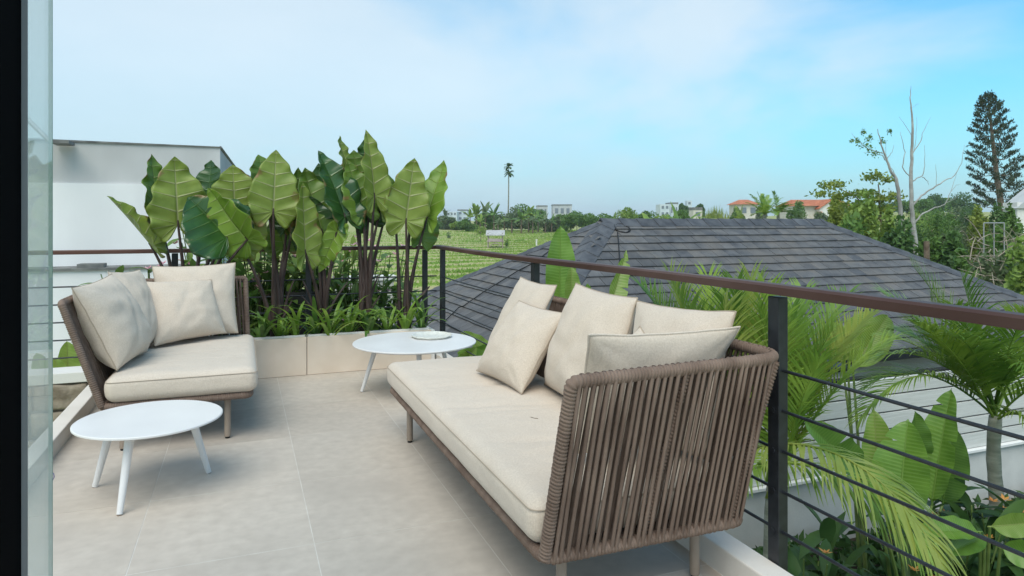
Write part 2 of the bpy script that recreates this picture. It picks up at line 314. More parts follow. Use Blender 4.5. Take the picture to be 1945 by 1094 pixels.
# ------------------------------------------------------------------ terrace floor
XL, XR = -1.0, 1.71
floor = MB().box((-1.05, -3.2, -.30), (1.80, 6.75, -.0016)).build('floor', M['grout'], smooth=False); tag(floor, kind='structure')
xs = [-1.0, -.413, .282, .957, 1.632, 1.706]; xs = [-1.0, -.413, .282, .957, 1.632, 1.705]
ys = [.74, 1.47, 2.22, 2.97, 3.71, 4.50, 5.26, 6.02, 6.27]
for i in range(len(xs) - 1):
    for j in range(len(ys) - 1):
        g = .0015
        b = MB().box((xs[i] + g, ys[j] + g, -.0015), (xs[i + 1] - g, ys[j + 1] - g, -.0005 - random.random() * .001))
        b.build('floor_tile', M['tile'] if random.random() < .6 else M['tile2'], floor, smooth=False)
for yy in (0.0, -1.6, -3.2):
    MB().box((-1.0, yy - .0 if yy > -3 else yy, -.0015), (1.70, min(yy + 1.597, .737), -.001)).build('floor_tile', M['tile'], floor, smooth=False) if yy < 0 else MB().box((-1.0, .0, -.0015), (1.70, .737, -.001)).build('floor_tile', M['tile'], floor, smooth=False)
k = MB().box((1.7085, 1.02, -.03), (1.815, 6.78, .10)).build('kerb', M['kerbm'], smooth=False, bevel=.006); tag(k, kind='structure')
k = MB().box((-1.10, 2.4, -.03), (-1.002, 6.20, .10)).build('kerb', M['kerbm'], smooth=False, bevel=.006); tag(k, kind='structure')
slab = MB().box((-1.09, 1.0, -3.4), (1.80, 6.76, -.302)).build('terrace_base_wall', M['plaster'], smooth=False); tag(slab, kind='structure')

# ------------------------------------------------------------------ house behind: door opening the photo is taken through
JX = -.252
jf = thing('door_frame', (JX, .95, 0), 'black sliding door frame with a slim aluminium edge strip at the left border', 'door frame')
MB().box((JX - .35, .90, 0), (JX, 1.0, 2.5)).build('jamb', M['black'], jf, smooth=False)
MB().box((JX - .006, 1.0015, 0), (JX + .0062, 1.003, 2.5)).build('edge_strip', M['alu'], jf, smooth=False)
gp = thing('glass_door', (-.45, 2.0, 0), 'clear green tinted glass door leaf standing open beside the black frame', 'glass door')
MB().box((-.455, 1.0, .012), (-.447, 2.035, 2.45)).build('pane', M['glass'], gp, smooth=False)
edge = mat('glass edge', (.14, .26, .22), rough=.15, spec=.6)
MB().box((-.4555, 2.0355, .012), (-.4465, 2.038, 2.45)).build('pane_edge', edge, gp, smooth=False)
MB().tube([pt(97, 895, 2.05), pt(102, 900, 2.05), pt(103, 906, 2.05), pt(99, 914, 2.05), pt(97, 912, 2.05)], .0012, 5).build('key_loop', mat('blue cord', (.03, .05, .2), rough=.5), gp)

# ------------------------------------------------------------------ railings
RZ = 1.116
rods_z = [.805, .657, .509, .361, .213]
rs = thing('side_railing', (1.83, 4.2, .0), 'black steel railing with dark timber handrail along the garden side behind the long daybed', 'railing', 'terrace railings')
b = MB(); ny = 60
yy = [0.2 + (6.66 - .2) * i / ny for i in range(ny + 1)]
for i in range(ny):
    pass
prof = [(-.035, -.0), (-.033, .028), (-.022, .036), (.022, .036), (.033, .028), (.035, 0)]
vs = []; 
for y in yy:
    dz = .012 * math.sin((y - 1.0) * 1.15) * (1 if y > .5 else 0)
    for (a, c_) in prof: vs.append((1.83 + a, y, RZ - .036 + c_ + dz * .45))
nn = len(prof); fs = [(i * nn + k_, (i + 1) * nn + k_, (i + 1) * nn + (k_ + 1) % nn, i * nn + (k_ + 1) % nn) for i in range(ny) for k_ in range(nn)]
fs += [tuple(range(nn)), tuple(ny * nn + k_ for k_ in range(nn - 1, -1, -1))]
b.add(vs, fs); b.build('handrail', M['rail'], rs, auto=30)
for y in (1.985, 4.23, 6.52, -.3):
    b = MB().box((1.818, y - .028, -.12), (1.862, y + .028, RZ - .042)); b.build('post', M['steel'], rs, smooth=False, bevel=.003)
    if y > 0:
        for z in rods_z: MB().tube([(1.8175, y, z), (1.8135, y, z)], .011, 8).build('rod_fixing', M['steel'], rs)
for z in rods_z:
    MB().tube([(1.84, y, z - .004 * math.sin((y + .3) * 1.37)) for y in np.linspace(.2, 6.6, 24)], .0062, 8).build('rod', M['steel'], rs)
rb = thing('back_railing', (0, 6.67, 0), 'black steel railing with dark timber handrail behind the planter of elephant ears', 'railing', 'terrace railings')
b = MB(); b.box((-4.2, 6.635, RZ - .040), (1.86, 6.705, RZ - .004)); b.build('handrail', M['railx'], rb, smooth=False, bevel=.006)
for x in (-2.9, -.55, .58, 1.70):
    MB().box((x - .025, 6.655, -.12), (x + .025, 6.695, RZ - .044)).build('post', M['steel'], rb, smooth=False, bevel=.003)
for z in rods_z:
    MB().tube([(x, 6.672, z) for x in np.linspace(-4.2, 1.82, 12)], .0065, 8).build('rod', M['steel'], rb)

# ------------------------------------------------------------------ planter
pl = thing('planter', (.3, 6.45, 0), 'long low cream stone planter below the elephant ears at the back of the terrace', 'planter')
for x0, x1 in ((-1.0, -.605), (-.60, .528), (.533, 1.655)):
    MB().box((x0, 6.255, .0), (x1, 6.29, .332)).build('front_panel', M['planterm'], pl, smooth=False, bevel=.004)
    MB().box((x0 + .01, 6.291, .28), (x1 - .01, 6.305, .348)).build('inner_lip', M['plaster'], pl, smooth=False)
MB().box((1.655, 6.257, 0), (1.69, 6.62, .33)).build('side_panel', M['plaster'], pl, smooth=False, bevel=.004)
MB().box((-1.0, 6.59, 0), (1.654, 6.62, .30)).build('back_panel', M['plaster'], pl, smooth=False)
vs = []; fs = []; nx = 80
for j in range(9):
    for i in range(nx):
        x = -.99 + 2.63 * i / (nx - 1); y = 6.306 + .28 * j / 8; vs.append((x, y, .275 + .02 * noise.noise(Vector((x * 14, y * 14, 0)))))
for j in range(8):
    for i in range(nx - 1): fs.append((j * nx + i, j * nx + i + 1, (j + 1) * nx + i + 1, (j + 1) * nx + i))
MB().add(vs, fs).build('soil', M['soil'], pl)

# ------------------------------------------------------------------ leaf builders
OUT = [(.0, .0), (.05, -.10), (.13, -.20), (.23, -.26), (.33, -.235), (.41, -.13), (.465, .02), (.492, .17), (.485, .32), (.44, .47), (.365, .61), (.27, .74), (.165, .86), (.07, .95), (.0, 1.0)]
def frame(base, tip, hint, roll):
    y = (tip - base).normalized(); h_ = Vector(hint); n = (h_ - y * h_.dot(y)).normalized(); n = Matrix.Rotation(roll, 3, y) @ n
    return y.cross(n).normalized(), y, n
def heart_leaf(mb, base, tip, width, roll=0, fold=.18, wave=.03, bend=.10, hint=None, seed=0, tipcurl=0):
    rng = random.Random(seed); base = Vector(base); tip = Vector(tip); ln = (tip - base).length
    hint = hint or (Vector((0, 0, EYE)) - base)
    X, Y, Nn = frame(base, tip, hint, roll)
    NT = 46; NK = 9; pts = []
    # densify outline
    segs = [math.dist(OUT[i], OUT[i + 1]) for i in range(len(OUT) - 1)]; tot = sum(segs)
    def outl(t):
        d = t * tot
        for i, s_ in enumerate(segs):
            if d <= s_ or i == len(segs) - 1:
                f = min(1, d / s_); p0 = OUT[max(i - 1, 0)]; p1 = OUT[i]; p2 = OUT[i + 1]; p3 = OUT[min(i + 2, len(OUT) - 1)]
                cr_ = lambda a, b_, c_, d_: .5 * ((2 * b_) + (-a + c_) * f + (2 * a - 5 * b_ + 4 * c_ - d_) * f * f + (-a + 3 * b_ - 3 * c_ + d_) * f ** 3)
                return cr_(p0[0], p1[0], p2[0], p3[0]), cr_(p0[1], p1[1], p2[1], p3[1])
            d -= s_
    ph1, ph2 = rng.uniform(0, 6), rng.uniform(0, 6)
    for side, ph in ((1, ph1), (-1, ph2)):
        vs = []; uvs = []
        asym = rng.uniform(.86, 1.08); pq = rng.uniform(0, 6)
        for i in range(NT + 1):
            t = i / NT; ox, oy = outl(t); my = 0 if oy < .02 else max(0, min(1, oy - .20 * (1 - oy) * min(1, ox * 3) ))
            for k_ in range(NK + 1):
                q = k_ / NK; x = ox * q * asym; yv = my + (oy - my) * q
                wv = wave * (math.sin(t * 30 + ph) * .7 + math.sin(t * 53 + ph * 2) * .4) * q ** 2.2 * min(1, ox * 4)
                rid = -.012 * math.cos(t * 10 * 2 * math.pi) * q * (1 - q) * 2
                z = fold * x - bend * (yv * yv) + wv + rid + tipcurl * max(0, yv - .7) ** 2 * 4
                edge_in = .02 * math.sin(t * 41 + ph) * q ** 3
                x *= 1 + .05 * math.sin(t * 17 + pq) * q * q + .03 * math.sin(t * 37 + pq * 3) * q ** 3
                p = base + X * (side * (x - edge_in * ox * 2) * width) + Y * (yv * ln) + Nn * (z * ln)
                vs.append(p); uvs.append((t, q))
        fs = []
        for i in range(NT):
            for k_ in range(NK):
                a = i * (NK + 1) + k_; f = (a, a + 1, a + NK + 2, a + NK + 1); fs.append(f if side > 0 else f[::-1])
        mb.add(vs, fs, uvs)
    # raised midrib
    mb.add([], []); return X, Y, Nn
def paddle_leaf(mb, base, tip, width, roll=0, fold=.25, bend=.15, hint=None, seed=0, tear=0, wave=.015):
    rng = random.Random(seed); base = Vector(base); tip = Vector(tip); ln = (tip - base).length
    hint = hint or (Vector((0, 0, EYE)) - base); X, Y, Nn = frame(base, tip, hint, roll); NT = 44; NK = 5
    for side in (1, -1):
        vs = []; uvs = []; ph = rng.uniform(0, 6); tears = [rng.uniform(.2, .95) for _ in range(tear)]
        for i in range(NT + 1):
            t = i / NT; pw = .5 * min(1, (math.sin(math.pi * min(1, t * 1.02) ** .82)) ** .55) if 0 < t < 1 else .0
            cut = 1
            for c_ in tears:
                if abs(t - c_) < .012: cut = .35
            for k_ in range(NK + 1):
                q = k_ / NK; x = pw * q * cut; yy_ = t + .06 * q * (1 - t)
                z = fold * x * width / ln * 2 - bend * t * t + wave * math.sin(t * 24 + ph) * q * q
                vs.append(base + X * (side * x * width) + Y * (min(yy_, 1) * ln) + Nn * (z * ln)); uvs.append((t, q))
        fs = []
        for i in range(NT):
            for k_ in range(NK):
                a = i * (NK + 1) + k_; f = (a, a + 1, a + NK + 2, a + NK + 1); fs.append(f if side > 0 else f[::-1])
        mb.add(vs, fs, uvs)
    rib = [base + Y * (t * ln) + Nn * ((-bend * t * t) * ln + .002) for t in np.linspace(-.05, .98, 12)]
    mb.tube(rib, [max(.002, width * .03 * (1 - .85 * t)) for t in np.linspace(0, 1, 12)], 5)
def arc(p0, p1, sag=(0, 0, 0), n=10):
    p0 = Vector(p0); p1 = Vector(p1); s_ = Vector(sag)
    return [p0.lerp(p1, t) + s_ * (4 * t * (1 - t)) for t in [i / (n - 1) for i in range(n)]]

# elephant ears: five clumps in the planter
def E(px, py, Y=6.42): return ptY(px, py, Y)
clumps = [
 ((352, 625), 'elephant ear plant at the left end of the planter, partly behind the small sofa', [
   # base, tip, width px, roll, material, depth Y, fold
   ((287, 467), (209, 369), 60, 74, 'al_light', 6.34, .3), ((298, 405), (291, 292), 62, 42, 'al_mid', 6.55, .2), ((338, 425), (333, 297), 98, 8, 'al_light', 6.36, .12),
   ((399, 375), (397, 303), 62, -35, 'al_dark', 6.6, .2), ((446, 394), (442, 313), 84, -6, 'al_light', 6.42, .1), ((432, 450), (358, 372), 120, 14, 'al_dark', 6.25, .55),
   ((470, 455), (384, 366), 80, -38, 'al_yel', 6.22, .3),((478, 400), (486, 335), 62, 25, 'al_dark', 6.6, .2), ]),
 ((524, 640), 'elephant ear plant with a wide pale leaf rising above it, second clump from the left', [
   ((519, 402), (526, 284), 84, 4, 'al_light', 6.30, .12), ((505, 360), (494, 292), 60, 30, 'al_mid', 6.55, .2), ((459, 470), (500, 396), 56, 20, 'al_light', 6.36, .2),
   ((545, 430), (556, 330), 64, -30, 'al_dark', 6.6, .2), ((560, 420), (566, 318), 58, 30, 'al_mid', 6.55, .2), ((540,470),(530,410),70,10,'al_mid',6.6,.2)]),
 ((612, 645), 'elephant ear plant with a narrow upright leaf and a drooping one, middle clump', [
   ((580, 480), (575, 347), 62, 42, 'al_light', 6.28, .2), ((612, 440), (580, 318), 78, 20, 'al_mid', 6.45, .25), ((622, 420), (604, 310), 78, -10, 'al_dark', 6.55, .2),
   ((640, 440), (603, 518), 40, 10, 'al_yel', 6.33, .2), ((600, 455), (590, 372), 80, 0, 'al_dark', 6.5, .2), ((655, 410), (613, 282), 66, 34, 'al_dark', 6.36, .25),]),
 ((692, 645), 'tallest elephant ear plant, its highest pointed leaf reaching above all others', [
   ((711, 372), (704, 245), 52, 30, 'al_light', 6.30, .25), ((662, 330), (648, 257), 38, 55, 'al_light', 6.5, .2), ((680, 360), (672, 285), 66, 0, 'al_mid', 6.55, .15),
   ((690, 400), (662, 305), 66, 22, 'al_mid', 6.40, .2), ((700, 340), (690, 262), 56, -40, 'al_dark', 6.58, .2), ((722, 400), (716, 308), 56, -45, 'al_mid', 6.45, .2),
   ((700, 420), (678, 352), 70, 10, 'al_dark', 6.5, .2), ((735, 400), (742, 330), 56, 25, 'al_mid', 6.55, .2),]),
 ((768, 636), 'elephant ear plant at the right end of the planter beside the corner post', [
   ((771, 420), (788, 300), 76, 4, 'al_light', 6.30, .12), ((812, 412), (837, 300), 56, -28, 'al_yel', 6.36, .2), ((784, 380), (790, 312), 50, 30, 'al_dark', 6.55, .2),
   ((800, 455), (815, 385), 50, 25, 'al_mid', 6.45, .2), ((750, 410), (760, 350), 50, -20, 'al_mid', 6.5, .2)]),
]
sd_ = 100
for (bx, by), lab, leaves in clumps:
    root = E(bx, by, 6.44); root.z = .27
    t = thing('elephant_ear_plant', root, lab, 'plant', 'elephant ear plants in the planter')
    for i, ((x0, y0), (x1, y1), wpx, roll, mm, Y, fold) in enumerate(leaves):
        sd_ += 1; base = E(x0, y0, Y); tip = E(x1, y1, Y + (.03 if i % 2 else -.04)); dd = base.y / (cc - (x0 - CX) / FPX * ss)
        mb = MB(); X, Yv, Nn = heart_leaf(mb, base, tip, 1.13 * wpx * dd / FPX, R(roll), fold=fold, seed=sd_, bend=random.uniform(.0, .26), tipcurl=random.uniform(-.05, .3), wave=random.uniform(.035, .06))
        lf = mb.build('leaf', M[mm], t, auto=None)
        sol = lf.modifiers.new('thickness', 'SOLIDIFY'); sol.thickness = .0015
        off = Vector((random.uniform(-.05, .05), random.uniform(-.04, .04), 0)); side = (base.x - root.x)
        a_ = arc(root + off, base, (-side * .16, 0, 0), 12)
        mr = MB(); mr.tube(a_ + [base + Yv * .03], [.026 - .017 * (q / 11) for q in range(12)] + [.006], 8)
        rib = [base + Yv * ((tip - base).length * q) + Nn * (-.003) for q in (0, .25, .5)]
        mr.build('stem', M['stem'], t)
    # sheath of old stems
    for q in range(3):
        an = random.uniform(-.5, .5); MB().tube(arc(root + Vector((random.uniform(-.05, .05), random.uniform(-.03, .03), 0)), root + Vector((an * .5, random.uniform(-.05, .05), random.uniform(.3, .6))), (-an * .1, 0, 0), 8), [.024 - .0025 * i for i in range(8)], 8).build('stem', M['stem'], t)

# strap-leaf plants
def strap_clump(loc, n, ln, wd, m, spread=1.0, seed=0, upright=.5):
    rng = random.Random(seed); mb = MB()
    for i in range(n):
        az = rng.uniform(0, 2 * math.pi); L_ = ln * rng.uniform(.6, 1.1); el0 = rng.uniform(55, 85) * (1 if rng.random() > .2 else .8); W = wd * rng.uniform(.7, 1.1)
        p = Vector(loc) + Vector((rng.uniform(-.02, .02), rng.uniform(-.02, .02), 0)); el = R(el0); vs = []; NS = 9; d2 = Vector((math.cos(az), math.sin(az), 0)); sdv = Vector((-math.sin(az), math.cos(az), 0))
        drop = R(rng.uniform(60, 130)) * spread
        for s_ in range(NS + 1):
            t = s_ / NS; wv = W * (math.sin(math.pi * (.12 + .88 * t)) ** .6 if t < 1 else .02) * .5
            up_ = Vector((0, 0, 1)); nn_ = (d2 * -math.sin(el) + up_ * math.cos(el))
            vs += [p + sdv * wv + nn_ * wv * .35, p, p - sdv * wv + nn_ * wv * .35]
            p = p + (d2 * math.cos(el) + up_ * math.sin(el)) * (L_ / NS); el -= drop / NS * (.4 + 1.2 * t)
        fs = []
        for s_ in range(NS):
            a = s_ * 3; fs += [(a, a + 1, a + 4, a + 3), (a + 1, a + 2, a + 5, a + 4)]
        mb.add(vs, fs)
    return mb
lblist = [(497, 'at the left end of the planter by the sofa arm'), (533, 'in front of the second elephant ear clump'), (565, 'just left of the joint between the planter panels'), (600, 'right of the joint between the planter panels'), (628, 'below the middle elephant ear clump'),
          (662, 'left of the tallest elephant ear plant'), (700, 'at the foot of the tallest elephant ear plant'), (738, 'above the far side of the round white table'), (770, 'under the right elephant ear plant'), (803, 'beside the corner post of the railing')]
for i, (px, wh) in enumerate(lblist):
    loc = ptY(px, 640, 6.33 + .05 * (i % 2)); loc.z = .28
    t = thing('strap_leaf_plant', loc, 'bright strap leaved plant ' + wh, 'plant', 'strap leaved plants along the planter front')
    strap_clump(loc, 13, .52, .040, None, 1, 500 + i).build('leaves', M['f_strap' if i % 3 else 'f_strapd'], t, auto=None)

# ------------------------------------------------------------------ furniture
def rounded_path(P, rad, n=8):
    P = [Vector(p) for p in P]; o = [P[0]]
    for i in range(1, len(P) - 1):
        a, b_, c_ = P[i - 1], P[i], P[i + 1]; u = (a - b_).normalized(); v = (c_ - b_).normalized(); s_ = b_ + u * rad; e = b_ + v * rad
        for k_ in range(n + 1):
            t = k_ / n; o.append(s_.lerp(b_, t).lerp(b_.lerp(e, t), t))
    o.append(P[-1]); return o
def resample(P, step):
    P = [Vector(p) for p in P]; ds = [0]
    for i in range(1, len(P)): ds.append(ds[-1] + (P[i] - P[i - 1]).length)
    n = max(2, int(ds[-1] / step) + 1); res = []
    j = 0
    for i in range(n):
        d = ds[-1] * i / (n - 1)
        while j < len(P) - 2 and ds[j + 1] < d: j += 1
        f = (d - ds[j]) / max(1e-9, ds[j + 1] - ds[j]); res.append(P[j].lerp(P[j + 1], min(1, f)))
    return res, ds[-1]
def wrapped_tube(path, r, pitch=.0125, seg=4, n=14, seed=0):
    """tube whose surface bulges once per turn of wrapped cord"""
    rng = random.Random(seed); pts, ln = resample(path, pitch / seg); rad = []; amp = .0026
    for i in range(len(pts)):
        ph = (i % seg) / seg
        if i % seg == 0: amp = .0022 + rng.uniform(0, .0016)
        rad.append(r + amp * (math.sin(math.pi * ph) ** .6 if ph > 0 else -.5))
    mb = MB(); m = len(pts); vs = []; ref = None
    for i, p in enumerate(pts):
        t = (pts[min(i + 2, m - 1)] - pts[max(i - 2, 0)]).normalized()
        if ref is None: ref = Vector((0, 0, 1)) if abs(t.z) < .9 else Vector((1, 0, 0))
        a = t.cross(ref).normalized(); b_ = t.cross(a).normalized(); ref = -b_
        for k_ in range(n):
            an = 2 * math.pi * k_ / n; rr = rad[i]
            # wrap runs slightly oblique
            vs.append(p + a * math.cos(an) * rr + b_ * math.sin(an) * rr + t * (.003 * math.sin(an)))
    fs = [(i * n + k_, i * n + (k_ + 1) % n, (i + 1) * n + (k_ + 1) % n, (i + 1) * n + k_) for i in range(m - 1) for k_ in range(n)]
    fs += [tuple(range(n - 1, -1, -1)), tuple((m - 1) * n + k_ for k_ in range(n))]
    mb.add(vs, fs); return mb
def rbox(lo, hi, rad, nx, ny, nz, disp=None):
    """rounded cushion box as one grid skin"""
    lo = Vector(lo); hi = Vector(hi); mb = MB(); C = (lo + hi) / 2; H_ = (hi - lo) / 2; idx = {}; vs = []; fs = []
    N_ = (nx, ny, nz)
    def vert(i, j, k_):
        key = (i, j, k_)
        if key in idx: return idx[key]
        def warp(a, n): # denser near edges
            t = a / n * 2 - 1; return t
        p = Vector((warp(i, nx) * H_.x, warp(j, ny) * H_.y, warp(k_, nz) * H_.z))
        q = Vector([max(-(H_[m_] - rad), min(H_[m_] - rad, p[m_])) for m_ in range(3)]); d = p - q
        if d.length > 1e-9:
            # cube-to-round mapping
            m_ = max(abs(d.x), abs(d.y), abs(d.z)); d = d.normalized() * min(rad, m_) 
            p = q + d
        w_ = C + p
        if disp: w_ = disp(w_, p, H_)
        idx[key] = len(vs); vs.append(w_); return idx[key]
    for ax in range(3):
        a, b_ = [m_ for m_ in range(3) if m_ != ax]
        for side in (0, N_[ax]):
            for i in range(N_[a]):
                for j in range(N_[b_]):
                    def mk(ii, jj):
                        q = [0, 0, 0]; q[ax] = side; q[a] = ii; q[b_] = jj; return vert(*q)
                    f = (mk(i, j), mk(i + 1, j), mk(i + 1, j + 1), mk(i, j + 1))
                    flip = (side == 0) != (ax == 1); fs.append(f[::-1] if flip else f)
    mb.add(vs, fs); return mb
def cushion_disp(seed, split=None, split_axis=1):
    def f(w_, p, H_):
        tp = max(0, p.z / H_.z)
        n1 = noise.noise(Vector((w_.x * 3.1, w_.y * 3.1, seed)))
        # soft creases running across the width
        cx_ = 0
        for (yc, sl, am, wd) in CRE.get(seed, []):
            dist = (w_.y - yc - sl * (w_.x)) / wd
            cx_ -= am * math.exp(-dist * dist) * (.5 + .5 * noise.noise(Vector((w_.x * 5, yc, 1))))
        n2 = noise.noise(Vector((w_.x * 3, w_.y * 14, seed + 3)))
        dz = (n1 * .007 + n2 * .0035) * tp + cx_ * tp
        crown = .014 * (1 - (p.x / H_.x) ** 2) * (1 - (p.y / H_.y) ** 4) * (1 if p.z > 0 else -.3)
        side_n = noise.noise(Vector((w_.x * 6, w_.y * 6, w_.z * 10 + seed))) * .004
        bulge = .008 * (1 - (p.z / H_.z) ** 2)
        return w_ + Vector((math.copysign(bulge, p.x) * (abs(p.x) / H_.x) ** 6 + side_n, math.copysign(bulge, p.y) * (abs(p.y) / H_.y) ** 6 + side_n, dz + crown))
    return f
CRE = {11: [(2.55, -.22, .011, .018), (2.9, -.30, .015, .02), (3.0, .12, .010, .015), (3.25, -.2, .011, .02), (3.52, -.35, .013, .02), (3.62, -.1, .010, .014), (3.85, -.25, .013, .02), (2.3, .1, .010, .02), (3.72, .2, .008, .014)], 12: [(4.9, .1, .008, .02), (5.2, .2, .010, .03), (5.5, -.1, .008, .02)]}

def piping_rect(lo, hi, z, rad, r=.0035):
    x0, y0 = lo; x1, y1 = hi; P = rounded_path([(x0 + (x1 - x0) / 2, y0, z), (x1, y0, z), (x1, y1, z), (x0, y1, z), (x0, y0, z), (x0 + (x1 - x0) / 2, y0, z)], rad)
    return MB().tube(P, r, 6)

def sofa(loc, label, cat, X0, X1, Y0, Y1, back, arm, group, seed, rimz, lean, cush, legs, shingle=None):
    """back: 'L' or 'R' side along Y, arm: 'near' or 'far' end; ropes run between a wrapped bottom frame and a wrapped top rim"""
    t = thing('rope_sofa' if back == 'L' else 'rope_daybed', loc, label, cat, group)
    zb = .275
    xb, xf = (X1, X0) if back == 'R' else (X0, X1); sx = 1 if back == 'R' else -1
    ya, yo = (Y0, Y1) if arm == 'near' else (Y1, Y0); sy = -1 if arm == 'near' else 1
    lx, ly = lean
    # bottom rectangle
    bot = rounded_path([((X0 + X1) / 2, Y0, zb), (X1, Y0, zb), (X1, Y1, zb), (X0, Y1, zb), (X0, Y0, zb), ((X0 + X1) / 2, Y0, zb)], .05)
    wrapped_tube(bot, .019, seed=seed).build('bottom_frame', M['rope'], t, auto=None)
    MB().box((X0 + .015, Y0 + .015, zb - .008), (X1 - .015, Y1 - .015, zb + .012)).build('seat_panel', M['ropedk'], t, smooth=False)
    # rim path: front end of arm -> corner -> far end of back
    e0 = Vector((xf + (.02 * sx), ya + sy * ly, rimz)); corner = Vector((xb + sx * lx, ya + sy * ly * .6, rimz)); e1 = Vector((xb + sx * lx, yo, rimz))
    topP = rounded_path([(xf, ya, zb), e0, corner, e1, (xb, yo, zb)], .022, 5)
    # larger radius at the plan corner
    a1 = rounded_path([e0, corner, e1], .13, 12)
    full = rounded_path([(xf, ya, zb), e0, a1[1]], .02, 5)[:-1] + a1[1:-1] + rounded_path([a1[-2], e1, (xb, yo, zb)], .02, 5)[1:]
    wrapped_tube(full, .0185, seed=seed + 1).build('top_rim', M['rope'], t, auto=None)
    # ropes
    rng = random.Random(seed); topr, lt = resample(a1, .004)
    bpath = rounded_path([(xf, ya, zb), (xb, ya, zb), (xb, yo, zb)], .05, 6); botr, lb = resample(bpath, .004)
    step = .0262; n = int(lt / step)
    cen = Vector(((X0 + X1) / 2, (Y0 + Y1) / 2, 0))
    for i in range(1, n):
        f = i / n
        for layer in (0, 1):
            f2 = f + (.45 / n if layer else 0) + rng.uniform(-.1, .1) / n; ft = min(.995, max(.003, f2)); fbm = min(.995, max(.004, f2 + (-.5 if layer else .28) / n + rng.uniform(-.16, .16) / n))
            tp = topr[int(ft * (len(topr) - 1))]; bp = botr[int(fbm * (len(botr) - 1))]
            outv = (tp - cen); outv.z = 0; outv.normalize(); o_ = .016 if layer == 0 else -.014
            a_ = bp + outv * o_ - Vector((0, 0, .004)); b_ = tp + outv * (o_ * .95)
            md = a_.lerp(b_, .5) + Vector((rng.uniform(-1, 1), rng.uniform(-1, 1), 0)) * .0035
            P = [bp + outv * o_ * .3 - Vector((0, 0, .018)), a_, a_.lerp(md, .5) , md, md.lerp(b_, .5), b_, tp + outv * o_ * .2 + Vector((0, 0, .02))]
            rr = (.0072 if layer == 0 else .0082) + rng.uniform(-.0006, .0008)
            tang = Vector((-outv.y, outv.x, 0))
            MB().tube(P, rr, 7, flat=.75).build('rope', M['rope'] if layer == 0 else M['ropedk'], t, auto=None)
    # wrapped inner struts
    for (ft, fbt) in ((.46 if back == 'R' else .5, .40), ):
        pass
    struts = [((xb * .46 + xf * .54), .50), ((xb * .93 + xf * .07), .95)]
    for xs_, ff in struts:
        tpx = e0.lerp(corner, ff); bpx = Vector((xs_ , ya - sy * .004, zb)); wrapped_tube([bpx, tpx - Vector((0, sy * .003, .01))], .0115, seed=seed + 9).build('strut', M['rope'], t, auto=None)
    for (x, y) in legs:
        lg = MB().tube([(x, y, .012), (x, y, zb)], .019, 14).build('leg', M['leg'], t, auto=40)
        MB().tube([(x, y, 0.0), (x, y, .012)], .0145, 12).build('foot', M['rubber'], lg, auto=40)
    # seat cushion
    cl, ch = cush; cs = rbox(cl, ch, .05, 40, 90, 14, cushion_disp(seed)).build('seat_cushion', M['linen'], t, auto=None)
    piping_rect((cl[0] - .004, cl[1] - .004), (ch[0] + .004, ch[1] + .004), ch[2] - .030, .05, .0022).build('piping', M['seam'], cs)
    return t
DB = sofa((1.3, 3.1, 0), 'long daybed in taupe rope with beige seat pad beside the side railing', 'daybed', .895, 1.675, 1.985, 4.36, 'R', 'near', None, 11, .87, (.115, .155),
          ((.868, 2.015, .293), (1.66, 4.40, .448)), [(.955, 4.12), (1.02, 2.12), (1.60, 2.16), (1.60, 4.2)])
SF = sofa((-.35, 5.2, 0), 'small taupe rope sofa with beige seat pad in front of the planter at left', 'sofa', -.755, .045, 4.545, 5.93, 'L', 'far', None, 12, .885, (.20, .10),
          ((-.735, 4.515, .293), (.085, 5.90, .448)), [(-.085, 4.62), (-.655, 4.60), (-.05, 5.67), (-.655, 5.67)])

